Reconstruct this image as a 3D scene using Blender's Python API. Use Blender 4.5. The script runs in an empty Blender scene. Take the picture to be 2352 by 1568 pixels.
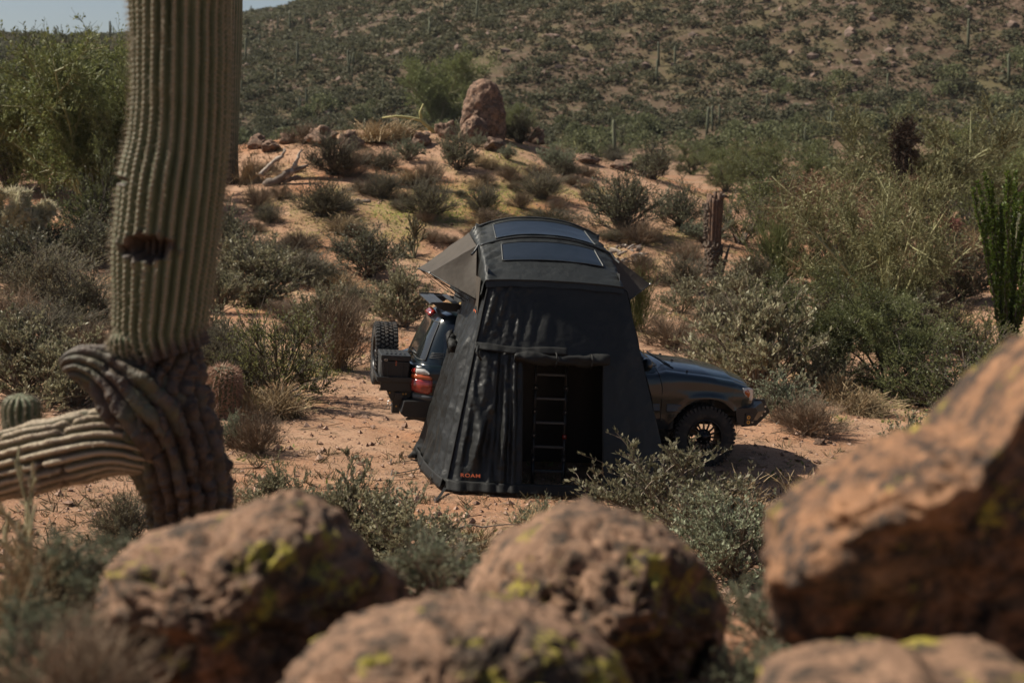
import bpy, math, random
import numpy as np
from mathutils import Matrix, Vector

random.seed(4)
RNG = np.random.default_rng(7)
SC = bpy.context.scene
COL = SC.collection

# ------------------------------------------------------------------ camera, sky, sun, exposure
CAMZ, PITCH, FPX = 4.0, math.radians(7.1), 2352 * 50 / 36
cam = bpy.data.cameras.new('camera')
cam_o = bpy.data.objects.new('camera', cam)
COL.objects.link(cam_o)
cam.lens, cam.sensor_width = 50, 36
cam.clip_start, cam.clip_end = 0.1, 6000
cam_o.location = (0, 0, CAMZ)
cam_o.rotation_euler = (math.pi / 2 - PITCH, 0, 0)
cam.dof.use_dof = True
cam.dof.focus_distance = 19.0
cam.dof.aperture_fstop = 1.8
SC.camera = cam_o

SUN_EL, SUN_BACK = math.radians(49), math.radians(11)      # sun from the left, a little behind the scene
SUN = Vector((-math.cos(SUN_BACK) * math.cos(SUN_EL), math.sin(SUN_BACK) * math.cos(SUN_EL), math.sin(SUN_EL)))
world = bpy.data.worlds.new('World')
SC.world = world
world.use_nodes = True
wn = world.node_tree
sky = wn.nodes.new('ShaderNodeTexSky')
sky.sky_type = 'NISHITA'
sky.sun_disc = False
sky.sun_elevation = SUN_EL
sky.sun_rotation = math.atan2(SUN.x, SUN.y)
sky.altitude = 600
sky.air_density, sky.dust_density, sky.ozone_density = 1.0, 3.0, 1.0
bg = wn.nodes['Background']
bg.inputs[1].default_value = 0.05
wn.links.new(sky.outputs[0], bg.inputs[0])
sun = bpy.data.lights.new('sun', 'SUN')
sun.energy, sun.angle, sun.color = 5.0, math.radians(0.53), (1.0, 0.925, 0.79)
sun_o = bpy.data.objects.new('sun', sun)
COL.objects.link(sun_o)
sun_o.rotation_euler = SUN.to_track_quat('Z', 'Y').to_euler()
SC.view_settings.view_transform = 'Standard'
SC.view_settings.look = 'None'
SC.view_settings.exposure = 0.68
SC.view_settings.gamma = 1.0
SC.cycles.max_bounces = 5
SC.cycles.diffuse_bounces = 2
SC.cycles.glossy_bounces = 3
SC.cycles.transmission_bounces = 4
SC.cycles.transparent_max_bounces = 6
SC.cycles.use_denoising = True

# ------------------------------------------------------------------ numbers: noise, meshes
def _hash(i, j, k, s):
    h = (i * 374761393 + j * 668265263 + k * 2147483647 + s * 1274126177) & 0xFFFFFFFF
    h = ((h ^ (h >> 13)) * 1274126177) & 0xFFFFFFFF
    return ((h ^ (h >> 16)) & 0xFFFFFF) / float(0xFFFFFF)

def vnoise(p, seed=0):
    p = np.asarray(p, float)
    f0 = np.floor(p); t = p - f0
    i = f0.astype(np.int64)
    t = t * t * t * (t * (t * 6 - 15) + 10)
    r = 0
    for a in (0, 1):
        wa = t[:, 0] if a else 1 - t[:, 0]
        for b in (0, 1):
            wb = t[:, 1] if b else 1 - t[:, 1]
            for c in (0, 1):
                wc = t[:, 2] if c else 1 - t[:, 2]
                r = r + wa * wb * wc * _hash(i[:, 0] + a, i[:, 1] + b, i[:, 2] + c, seed)
    return r * 2 - 1

def fbm(p, octaves=4, seed=0, gain=.5):
    p = np.asarray(p, float); r = 0; a = 1.0
    for o in range(octaves):
        r = r + a * vnoise(p * (2.03 ** o), seed + o * 17)
        a *= gain
    return r

def n2(x, y, s, octaves=3, seed=0):
    x = np.asarray(x, float); y = np.asarray(y, float)
    sh = np.broadcast(x, y).shape
    x = np.broadcast_to(x, sh).ravel(); y = np.broadcast_to(y, sh).ravel()
    return fbm(np.c_[x / s, y / s, np.full(x.size, .37)], octaves, seed).reshape(sh)

def sst(a, b, x):
    t = np.clip((np.asarray(x, float) - a) / (b - a), 0, 1)
    return t * t * (3 - 2 * t)

def nrm(v):
    v = np.asarray(v, float)
    return v / np.maximum(np.linalg.norm(v, axis=-1, keepdims=True), 1e-9)

def mesh(name, V, Q=None, T=None, m=None, smooth=False, attrs=None):
    V = np.asarray(V, np.float32).reshape(-1, 3)
    me = bpy.data.meshes.new(name)
    Q = np.zeros((0, 4), np.int32) if Q is None else np.asarray(Q, np.int32).reshape(-1, 4)
    T = np.zeros((0, 3), np.int32) if T is None else np.asarray(T, np.int32).reshape(-1, 3)
    me.vertices.add(len(V)); me.vertices.foreach_set('co', V.ravel())
    nl = Q.size + T.size; npol = len(Q) + len(T)
    me.loops.add(nl); me.polygons.add(npol)
    me.loops.foreach_set('vertex_index', np.concatenate([Q.ravel(), T.ravel()]))
    st = np.concatenate([np.arange(len(Q)) * 4, Q.size + np.arange(len(T)) * 3]).astype(np.int32)
    me.polygons.foreach_set('loop_start', st)
    me.polygons.foreach_set('use_smooth', np.full(npol, smooth))
    for k, a in (attrs or {}).items():
        at = me.attributes.new(k, 'FLOAT', 'POINT')
        at.data.foreach_set('value', np.asarray(a, np.float32))
    if m: me.materials.append(m)
    me.update(calc_edges=True)
    me.validate()
    return me

class MB:
    """collects simple shapes into one mesh"""
    def __init__(s): s.V = []; s.Q = []; s.T = []; s.n = 0
    def add(s, V, Q=None, T=None):
        V = np.asarray(V, float).reshape(-1, 3)
        s.V.append(V)
        if Q is not None and len(Q): s.Q.append(np.asarray(Q, int).reshape(-1, 4) + s.n)
        if T is not None and len(T): s.T.append(np.asarray(T, int).reshape(-1, 3) + s.n)
        s.n += len(V); return s
    def box(s, c, d, R=None, taper=1.0):
        c = np.asarray(c, float); h = np.asarray(d, float) / 2
        v = np.array([[x, y, z] for z in (-1, 1) for y in (-1, 1) for x in (-1, 1)], float)
        v[4:, :2] *= taper
        v = v * h
        if R is not None: v = v @ np.asarray(R).T
        return s.add(v + c, [[0, 2, 3, 1], [4, 5, 7, 6], [0, 1, 5, 4], [2, 6, 7, 3], [0, 4, 6, 2], [1, 3, 7, 5]])
    def tube(s, pts, r, sides=8, cap=True):
        P = np.asarray(pts, float); k = len(P)
        r = np.broadcast_to(np.asarray(r, float), (k,))
        t = nrm(np.gradient(P, axis=0))
        ref = np.array([0, 0, 1.]) if abs(t[:, 2]).mean() < .8 else np.array([1., 0, 0])
        a = nrm(np.cross(t, ref)); b = np.cross(t, a)
        an = np.arange(sides) * 2 * math.pi / sides
        V = P[:, None] + r[:, None, None] * (np.cos(an)[None, :, None] * a[:, None] + np.sin(an)[None, :, None] * b[:, None])
        Q = [[i * sides + j, i * sides + (j + 1) % sides, (i + 1) * sides + (j + 1) % sides, (i + 1) * sides + j]
             for i in range(k - 1) for j in range(sides)]
        V = V.reshape(-1, 3); T = []
        if cap:
            V = np.r_[V, P[:1], P[-1:]]
            n0 = k * sides
            for j in range(sides):
                T.append([n0, (j + 1) % sides, j]); T.append([n0 + 1, (k - 1) * sides + j, (k - 1) * sides + (j + 1) % sides])
        return s.add(V, Q, T)
    def grid(s, G, close=False):
        G = np.asarray(G, float); a, b = G.shape[:2]
        idx = np.arange(a * b).reshape(a, b)
        if close: idx = np.c_[idx, idx[:, :1]]
        Q = np.stack([idx[:-1, :-1], idx[:-1, 1:], idx[1:, 1:], idx[1:, :-1]], -1).reshape(-1, 4)
        return s.add(G.reshape(-1, 3), Q)
    def lathe(s, prof, seg=32, axis='y', c=(0, 0, 0)):
        prof = np.asarray(prof, float)           # (radius, along)
        an = np.arange(seg) * 2 * math.pi / seg
        G = np.zeros((len(prof), seg, 3))
        i, j, k = {'y': (0, 2, 1), 'z': (0, 1, 2), 'x': (1, 2, 0)}[axis]
        G[:, :, i] = prof[:, :1] * np.cos(an); G[:, :, j] = prof[:, :1] * np.sin(an); G[:, :, k] = prof[:, 1:]
        return s.grid(G + np.asarray(c, float), True)
    def prism(s, poly, y0, y1):
        """polygon in (x,z), extruded in y (fan caps)"""
        p = np.asarray(poly, float); n = len(p); c = p.mean(0)
        V = np.r_[np.c_[p[:, 0], np.full(n, y0), p[:, 1]], np.c_[p[:, 0], np.full(n, y1), p[:, 1]], [[c[0], y0, c[1]], [c[0], y1, c[1]]]]
        Q = [[i, (i + 1) % n, n + (i + 1) % n, n + i] for i in range(n)]
        T = [[2 * n, (i + 1) % n, i] for i in range(n)] + [[2 * n + 1, n + i, n + (i + 1) % n] for i in range(n)]
        return s.add(V, Q, T)
    def build(s, name, m, parent=None, off=None, smooth=False, bevel=0, label=None):
        V = np.concatenate(s.V)
        if off is not None: V = V - np.asarray(off, float)
        me = mesh(name, V, np.concatenate(s.Q) if s.Q else None, np.concatenate(s.T) if s.T else None, m, smooth)
        o = bpy.data.objects.new(name, me); COL.objects.link(o)
        if parent is not None: o.parent = parent
        if bevel:
            bv = o.modifiers.new('bevel', 'BEVEL'); bv.width = bevel; bv.segments = 2; bv.limit_method = 'ANGLE'
        if label: o['label'] = label
        return o

def obj(name, me, parent=None, label=None):
    o = bpy.data.objects.new(name, me); COL.objects.link(o)
    if parent is not None: o.parent = parent
    if label: o['label'] = label
    return o

def tag(o, label, cat, group=None):
    o['label'] = label; o['category'] = cat
    if group: o['group'] = group
    return o

def thing(name, label, cat, group=None, loc=(0, 0, 0), rz=0.0):
    o = bpy.data.objects.new(name, None); COL.objects.link(o)
    o.empty_display_size = .2
    o.location = loc; o.rotation_euler = (0, 0, rz)
    return tag(o, label, cat, group)

def kind(o, k):
    o['kind'] = k; return o

# ------------------------------------------------------------------ materials
def nodes(name):
    m = bpy.data.materials.new(name); m.use_nodes = True
    nt = m.node_tree
    return m, nt, nt.nodes['Principled BSDF'], nt.nodes['Material Output']

def N(nt, t, **kw):
    n = nt.nodes.new(t)
    for k, v in kw.items():
        if k.startswith('i_'):
            key = k[2:]
            n.inputs[int(key) if key.isdigit() else key].default_value = v
        else: setattr(n, k, v)
    return n

def noise_fac(nt, coord, scale, detail=5, rough=.6, lo=.35, hi=.65):
    n = N(nt, 'ShaderNodeTexNoise'); n.inputs['Scale'].default_value = scale
    n.inputs['Detail'].default_value = detail; n.inputs['Roughness'].default_value = rough
    nt.links.new(coord, n.inputs['Vector'])
    r = N(nt, 'ShaderNodeMapRange'); r.inputs[1].default_value = lo; r.inputs[2].default_value = hi
    nt.links.new(n.outputs[0], r.inputs[0])
    return r.outputs[0]

def mixc(nt, fac, a, b):
    x = N(nt, 'ShaderNodeMix', data_type='RGBA')
    for s, v in ((0, fac), (6, a), (7, b)):
        if hasattr(v, 'is_output'): nt.links.new(v, x.inputs[s])
        elif s == 0: x.inputs[0].default_value = v
        else: x.inputs[s].default_value = (*v, 1)
    return x.outputs[2]

def mat(name, c1, c2=None, scale=8, rough=.7, bump=0, bscale=40, spec=.5, metal=0, coat=0, c3=None, s3=2, rnd=False, dist=.02):
    m, nt, p, out = nodes(name)
    p.inputs['Roughness'].default_value = rough
    p.inputs['Metallic'].default_value = metal
    p.inputs['Specular IOR Level'].default_value = spec
    p.inputs['Coat Weight'].default_value = coat
    p.inputs['Coat Roughness'].default_value = .08
    tc = N(nt, 'ShaderNodeTexCoord').outputs['Object']
    c = None
    c2 = c2 or tuple(v * .7 for v in c1)
    c = mixc(nt, noise_fac(nt, tc, scale), c1, c2)
    if c3: c = mixc(nt, noise_fac(nt, tc, s3, lo=.5, hi=.62), c, c3)
    if rnd:
        oi = N(nt, 'ShaderNodeObjectInfo')
        hs = N(nt, 'ShaderNodeHueSaturation')
        mr = N(nt, 'ShaderNodeMapRange'); mr.inputs[3].default_value = .75; mr.inputs[4].default_value = 1.25
        nt.links.new(oi.outputs['Random'], mr.inputs[0]); nt.links.new(mr.outputs[0], hs.inputs['Value'])
        nt.links.new(c, hs.inputs['Color']); c = hs.outputs[0]
    nt.links.new(c, p.inputs['Base Color'])
    if bump:
        n = N(nt, 'ShaderNodeTexNoise'); n.inputs['Scale'].default_value = bscale; n.inputs['Detail'].default_value = 6
        nt.links.new(tc, n.inputs['Vector'])
        b = N(nt, 'ShaderNodeBump'); b.inputs['Strength'].default_value = bump; b.inputs['Distance'].default_value = dist
        nt.links.new(n.outputs[0], b.inputs['Height']); nt.links.new(b.outputs[0], p.inputs['Normal'])
    return m

def leafmat(name, a, b, trans=.25, rough=.6, rnd=.25):
    """leaf or twig: colour runs from a to b with the leaf's own random number"""
    m, nt, p, out = nodes(name)
    at = N(nt, 'ShaderNodeAttribute', attribute_name='rnd')
    c = mixc(nt, at.outputs['Fac'], a, b)
    oi = N(nt, 'ShaderNodeObjectInfo')
    hs = N(nt, 'ShaderNodeHueSaturation')
    mr = N(nt, 'ShaderNodeMapRange'); mr.inputs[3].default_value = 1 - rnd; mr.inputs[4].default_value = 1 + rnd
    nt.links.new(oi.outputs['Random'], mr.inputs[0]); nt.links.new(mr.outputs[0], hs.inputs['Value'])
    nt.links.new(c, hs.inputs['Color'])
    p.inputs['Roughness'].default_value = rough
    p.inputs['Specular IOR Level'].default_value = .3
    nt.links.new(hs.outputs[0], p.inputs['Base Color'])
    if trans:
        t = N(nt, 'ShaderNodeBsdfTranslucent'); nt.links.new(hs.outputs[0], t.inputs[0])
        mx = N(nt, 'ShaderNodeMixShader'); mx.inputs[0].default_value = trans
        nt.links.new(p.outputs[0], mx.inputs[1]); nt.links.new(t.outputs[0], mx.inputs[2])
        nt.links.new(mx.outputs[0], out.inputs[0])
    return m

# ------------------------------------------------------------------ the place: terrain height
CAR = Matrix(((.9825, -.1736, .0678, 2.397), (.1741, .9847, -.0004, 20.347), (-.0667, .0122, .9977, -.163), (0, 0, 0, 1)))
_KX = np.array([-60, -40, -28, -20, -15, -10.9, -7.1, -3.3, -.5, 1.4, 6.1, 8.8, 12, 18, 26, 60])
_KZ = np.array([1.0, 1.6, 2.8, 3.9, 4.4, 4.75, 5.35, 5.4, 5.3, 4.8, 3.7, 2.9, 1.7, .6, .1, 0])

def H(x, y):
    x = np.asarray(x, float); y = np.asarray(y, float)
    z = -.0679 * 9 * np.tanh(x / 9) * np.exp(-((y - 19) / 40) ** 2)
    # the rocky rise the photographer stands on
    z = z + 2.45 * (1 - sst(3.2, 14.2, np.hypot(np.maximum(np.abs(x) - 7, 0) * .6, y)))
    # sandy knoll with the balanced rock
    A = np.interp(x, _KX, _KZ)
    up = sst(39, 63, y + .8 * n2(x, y, 9, 2, 5))
    dn = 1 - sst(64, 92, y)
    up = .45 * up + .55 * np.clip((y - 41) / 22, 0, 1)
    z = z + A * up * dn
    z = z + .32 * sst(42.6, 43.6, y + .5 * n2(x, y, 3, 2, 9)) * np.exp(-((x + 6.5) / 3.2) ** 2) * (1 - sst(47, 53, y))
    # flat valley behind, then the mountain
    zv = np.interp(y, [0, 60, 90, 140, 200, 4000], [0, .2, 1.2, 3.6, 7.2, 7.2])
    z = z + zv * sst(58, 90, y)
    d = np.maximum(y - 165 + 10 * n2(x, y, 70, 2, 3), 0)
    t = x * 440.0 / np.maximum(y, 60)
    ridge = np.interp(t, [-600, -230, -158, -118, -100, -83, -53, -37, 0, 60, 158, 300, 700],
                      [24, 32, 34, 34.5, 36, 40, 47.4, 53, 65, 81, 108, 140, 160])
    de = d - 14 * np.logaddexp(0, (d - 268) / 14) * 1.25
    hm = ridge / 262.0 * de + (4.0 * n2(x, y, 85, 3, 21) * sst(20, 120, d) + 1.2 * n2(x, y, 20, 2, 27) * sst(10, 80, d)) * ridge / 65
    hm = np.where(d > 0, np.maximum(hm, -6), 0)
    z = z + hm * sst(0, 60, d)
    far = sst(24, 34, np.hypot(x - 1, (y - 21)))
    rough = .04 * n2(x, y, 1.7, 3, 61) + .16 * n2(x, y, 7, 2, 63) * far
    return z + rough * (.35 + .65 * sst(3, 9, np.hypot((x - 1) * .6, y - 19)))

def ray(px, py):
    c = np.array([(px - 1176) / FPX, (py - 784) / FPX])
    sp, cp = math.sin(PITCH), math.cos(PITCH)
    return np.array([c[0], cp - c[1] * sp, -sp - c[1] * cp])

def at_y(px, py, Y):
    w = ray(px, py); t = Y / w[1]
    return np.array([w[0] * t, Y, CAMZ + w[2] * t])

_TT = np.geomspace(1.5, 900, 1500)
def ground(px, py):
    """where the sight line through a point of the photograph meets the terrain"""
    w = ray(px, py)
    g = CAMZ + w[2] * _TT - H(w[0] * _TT, w[1] * _TT)
    i = np.argmax(g < 0)
    if g[i] >= 0: i = len(_TT) - 1
    a, b = _TT[max(i - 1, 0)], _TT[i]
    for _ in range(30):
        mid = (a + b) / 2
        if CAMZ + w[2] * mid - H(w[0] * mid, w[1] * mid) < 0: b = mid
        else: a = mid
    return np.array([w[0] * b, w[1] * b, float(H(w[0] * b, w[1] * b))])

# ------------------------------------------------------------------ ground and mountain
def green_mask(x, y):
    a = np.exp(-(((x + 1.5) / 6) ** 2 + ((y - 51) / 7.5) ** 2)) * 1.5
    b = np.exp(-(((x + 5) / 5) ** 2 + ((y - 24) / 9) ** 2)) * .85
    c = np.exp(-(((x - 9) / 5) ** 2 + ((y - 24) / 5) ** 2)) * .5
    d = np.exp(-(((x + 6.5) / 3.5) ** 2 + ((y - 37) / 4) ** 2)) * .9
    return np.clip((n2(x, y, 2.2, 3, 71) + .45 * n2(x, y, .5, 2, 73)) * 1.1 + (a + b + c + d) * 1.0 - .60, 0, 1)

def build_ground():
    th = np.concatenate([np.linspace(-180, -34, 30)[:-1], np.linspace(-34, 34, 230), np.linspace(34, 180, 30)[1:-1]])
    th = np.radians(th)
    r = np.concatenate([[.4], np.geomspace(1.2, 3500, 760)])
    X = r[:, None] * np.sin(th)[None]; Y = r[:, None] * np.cos(th)[None]
    Z = H(X, Y)
    G = np.stack([X, Y, Z], -1)
    a, b = G.shape[:2]
    idx = np.arange(a * b).reshape(a, b); idx = np.c_[idx, idx[:, :1]]
    Q = np.stack([idx[:-1, :-1], idx[:-1, 1:], idx[1:, 1:], idx[1:, :-1]], -1).reshape(-1, 4)[:, ::-1]
    m, nt, p, out = nodes('desert_ground')
    pos = N(nt, 'ShaderNodeNewGeometry').outputs['Position']
    sand = mixc(nt, noise_fac(nt, pos, .9, 6, .65), (.285, .16, .092), (.395, .248, .160))
    sand = mixc(nt, noise_fac(nt, pos, .23, 4, .6, .5, .68), sand, (.36, .165, .08))
    sand = mixc(nt, noise_fac(nt, pos, 22, 3, .7, .52, .66), sand, (.22, .115, .075))
    sand = mixc(nt, noise_fac(nt, pos, 47, 2, .7, .6, .72), sand, (.55, .38, .30))
    sand = mixc(nt, noise_fac(nt, pos, 3.1, 5, .75, .54, .66), sand, (.165, .108, .068))
    gr = N(nt, 'ShaderNodeAttribute', attribute_name='green')
    f = N(nt, 'ShaderNodeMath', operation='MULTIPLY'); nt.links.new(gr.outputs['Fac'], f.inputs[0])
    nt.links.new(noise_fac(nt, pos, 9, 4, .7, .42, .56), f.inputs[1])
    sand = mixc(nt, f.outputs[0], sand, (.19, .19, .045))
    # the mountain: browner soil, rock rubble and dry grass
    hill = mixc(nt, noise_fac(nt, pos, .05, 5, .65, .4, .6), (.070, .046, .030), (.102, .069, .044))
    hill = mixc(nt, noise_fac(nt, pos, .5, 5, .75, .48, .60), hill, (.07, .056, .034))
    hill = mixc(nt, noise_fac(nt, pos, 1.1, 4, .7, .54, .64), hill, (.155, .105, .078))
    hill = mixc(nt, noise_fac(nt, pos, .11, 4, .7, .5, .64), hill, (.095, .078, .04))
    sx = N(nt, 'ShaderNodeSeparateXYZ'); nt.links.new(pos, sx.inputs[0])
    mr = N(nt, 'ShaderNodeMapRange'); mr.inputs[1].default_value = 80; mr.inputs[2].default_value = 190
    nt.links.new(sx.outputs[1], mr.inputs[0])
    col = mixc(nt, mr.outputs[0], sand, hill)
    nt.links.new(col, p.inputs['Base Color'])
    p.inputs['Roughness'].default_value = .95; p.inputs['Specular IOR Level'].default_value = .15
    hb = N(nt, 'ShaderNodeTexNoise'); hb.inputs['Scale'].default_value = 14; hb.inputs['Detail'].default_value = 8
    hb.inputs['Roughness'].default_value = .75
    nt.links.new(pos, hb.inputs['Vector'])
    bp = N(nt, 'ShaderNodeBump'); bp.inputs['Strength'].default_value = .8; bp.inputs['Distance'].default_value = .06
    nt.links.new(hb.outputs[0], bp.inputs['Height']); nt.links.new(bp.outputs[0], p.inputs['Normal'])
    me = mesh('ground', G.reshape(-1, 3), Q, None, m, True, {'green': green_mask(X, Y).ravel()})
    return kind(obj('ground', me), 'structure')
build_ground()

# ------------------------------------------------------------------ growing things: generators
def children(P, n, rng, L, spread=.9, up=.25, t0=.25, t1=1.0, k=4, bend=.3, lens=None):
    """n branches off the polylines P (m,k,3): returns (n,k,3)"""
    m, kk = P.shape[:2]
    par = rng.integers(0, m, n); t = t0 + (t1 - t0) * rng.random(n) ** .8
    f = t * (kk - 1); i = np.minimum(f.astype(int), kk - 2); u = (f - i)[:, None]
    base = P[par, i] * (1 - u) + P[par, i + 1] * u
    tan = nrm(P[par, i + 1] - P[par, i])
    d = nrm(tan + spread * nrm(rng.normal(size=(n, 3))) + np.array([0, 0, up]))
    Ln = (L * (.5 + rng.random(n)))[:, None]
    bd = nrm(rng.normal(size=(n, 3)) + [0, 0, .3]) * bend
    s = np.linspace(0, 1, k)
    return base[:, None] + Ln[:, None] * (d[:, None] * s[None, :, None] + bd[:, None] * (s ** 2)[None, :, None])

def tubes(P, r0, r1, sides=3):
    n, k = P.shape[:2]
    t = np.empty_like(P); t[:, 1:-1] = P[:, 2:] - P[:, :-2]; t[:, 0] = P[:, 1] - P[:, 0]; t[:, -1] = P[:, -1] - P[:, -2]
    t = nrm(t)
    ref = np.where(np.abs(t[..., 2:]) > .9, np.array([1., 0, 0]), np.array([0, 0, 1.]))
    a = nrm(np.cross(t, ref)); b = np.cross(t, a)
    an = np.arange(sides) * 2 * math.pi / sides
    r = (np.broadcast_to(np.asarray(r0, float), (n,))[:, None] * (1 - np.linspace(0, 1, k)) + np.broadcast_to(np.asarray(r1, float), (n,))[:, None] * np.linspace(0, 1, k))
    V = P[:, :, None] + r[..., None, None] * (np.cos(an)[:, None] * a[:, :, None] + np.sin(an)[:, None] * b[:, :, None])
    idx = np.arange(n * k * sides).reshape(n, k, sides)
    j = (np.arange(sides) + 1) % sides
    Q = np.stack([idx[:, :-1], idx[:, :-1][..., j], idx[:, 1:][..., j], idx[:, 1:]], -1).reshape(-1, 4)
    return V.reshape(-1, 3), Q, np.repeat(np.arange(n), k * sides)

def leaves(P, n, rng, l, w, up=.6, t0=.2, along=.6):
    """n diamond leaves on the polylines P"""
    m, kk = P.shape[:2]
    par = rng.integers(0, m, n); f = (t0 + (1 - t0) * rng.random(n)) * (kk - 1)
    i = np.minimum(f.astype(int), kk - 2); u = (f - i)[:, None]
    b = P[par, i] * (1 - u) + P[par, i + 1] * u
    tan = nrm(P[par, i + 1] - P[par, i])
    ax = nrm(along * tan + nrm(rng.normal(size=(n, 3))) * .8 + np.array([0, 0, up]))
    sd = nrm(np.cross(ax, rng.normal(size=(n, 3))))
    ll = (l * (.6 + .8 * rng.random(n)))[:, None]; ww = w / l * ll
    V = np.stack([b, b + ax * ll * .5 + sd * ww * .5, b + ax * ll, b + ax * ll * .5 - sd * ww * .5], 1)
    return V.reshape(-1, 3), np.arange(4 * n).reshape(n, 4), np.repeat(rng.random(n), 4)

def join(parts):
    V = []; Q = []; R = []; o = 0
    for v, q, r in parts:
        V.append(v); Q.append(q + o); R.append(r); o += len(v)
    return np.concatenate(V), np.concatenate(Q), np.concatenate(R)

def dome_stems(rng, n, R, Hh, k=6, base=.06, out=.75, kmin=.65):
    """stems from one foot out to a dome of radius R and height Hh"""
    ph = rng.random(n) * 2 * math.pi
    c = rng.random(n) ** out                               # 0 = straight up .. 1 = flat out
    th = c * math.radians(82)
    s = kmin + (1 - kmin) * rng.random(n)
    tip = np.stack([np.sin(th) * np.cos(ph) * R, np.sin(th) * np.sin(ph) * R, np.cos(th) * Hh + .05 * Hh], 1) * s[:, None]
    b = np.stack([rng.normal(size=n) * base * R, rng.normal(size=n) * base * R, np.zeros(n)], 1)
    mid = b * .5 + tip * np.array([.33, .33, .55])
    u = np.linspace(0, 1, k)[None, :, None]
    P = (1 - u) ** 2 * b[:, None] + 2 * u * (1 - u) * mid[:, None] + u * u * tip[:, None]
    return P + rng.normal(size=P.shape) * .02 * R * u

def plant(name, S, m1, L, m2, root_height=1.0):
    """two shared meshes: woody part and leafy part"""
    V, Q, r = S
    a = mesh(name + '_stems', V, Q, None, m1, False, {'rnd': r})
    b = None
    if L is not None:
        V, Q, r = L
        b = mesh(name + '_leaves', V, Q, None, m2, False, {'rnd': r})
    return a, b

def rr(t, rng): return (t[0], t[1], rng.random(t[2].max() + 1)[t[2]])

M_wood = leafmat('grey_bark', (.115, .085, .062), (.19, .15, .115), 0, .85)
M_dark = leafmat('dark_bark', (.05, .04, .032), (.10, .08, .062), 0, .85)
M_straw = leafmat('straw', (.27, .185, .095), (.42, .32, .19), .2, .8)
M_brown = leafmat('dry_brown_twig', (.12, .082, .055), (.23, .165, .11), .1, .85)
M_twig = leafmat('grey_twig', (.075, .062, .045), (.135, .115, .085), .05, .85)
M_drybr = leafmat('dry_leaf', (.135, .10, .064), (.24, .185, .118), .3, .8)
M_jojoba = leafmat('jojoba_leaf', (.115, .113, .066), (.26, .235, .145), .32, .55)
M_jdark = leafmat('dark_grey_leaf', (.085, .088, .052), (.185, .175, .108), .3, .6)
M_sage = leafmat('sage_leaf', (.13, .15, .095), (.26, .275, .18), .25, .7)
M_grey = leafmat('grey_green_leaf', (.105, .10, .058), (.205, .18, .108), .32, .75)
M_green = leafmat('green_leaf', (.082, .098, .038), (.18, .19, .074), .38, .5)
M_olive = leafmat('olive_leaf', (.105, .115, .04), (.215, .21, .085), .38, .6)
M_pvtwig = leafmat('palo_verde_twig', (.088, .108, .034), (.178, .188, .070), .35, .6)
M_pvbark = leafmat('palo_verde_bark', (.20, .20, .085), (.30, .275, .15), 0, .6)
M_rust = leafmat('rusty_twig', (.13, .075, .045), (.23, .135, .08), .2, .85)
M_scrub = leafmat('hill_scrub', (.062, .064, .035), (.112, .108, .064), .35, .8, .25)
M_valley = leafmat('valley_scrub', (.075, .085, .038), (.15, .155, .078), .35, .8, .2)

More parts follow.
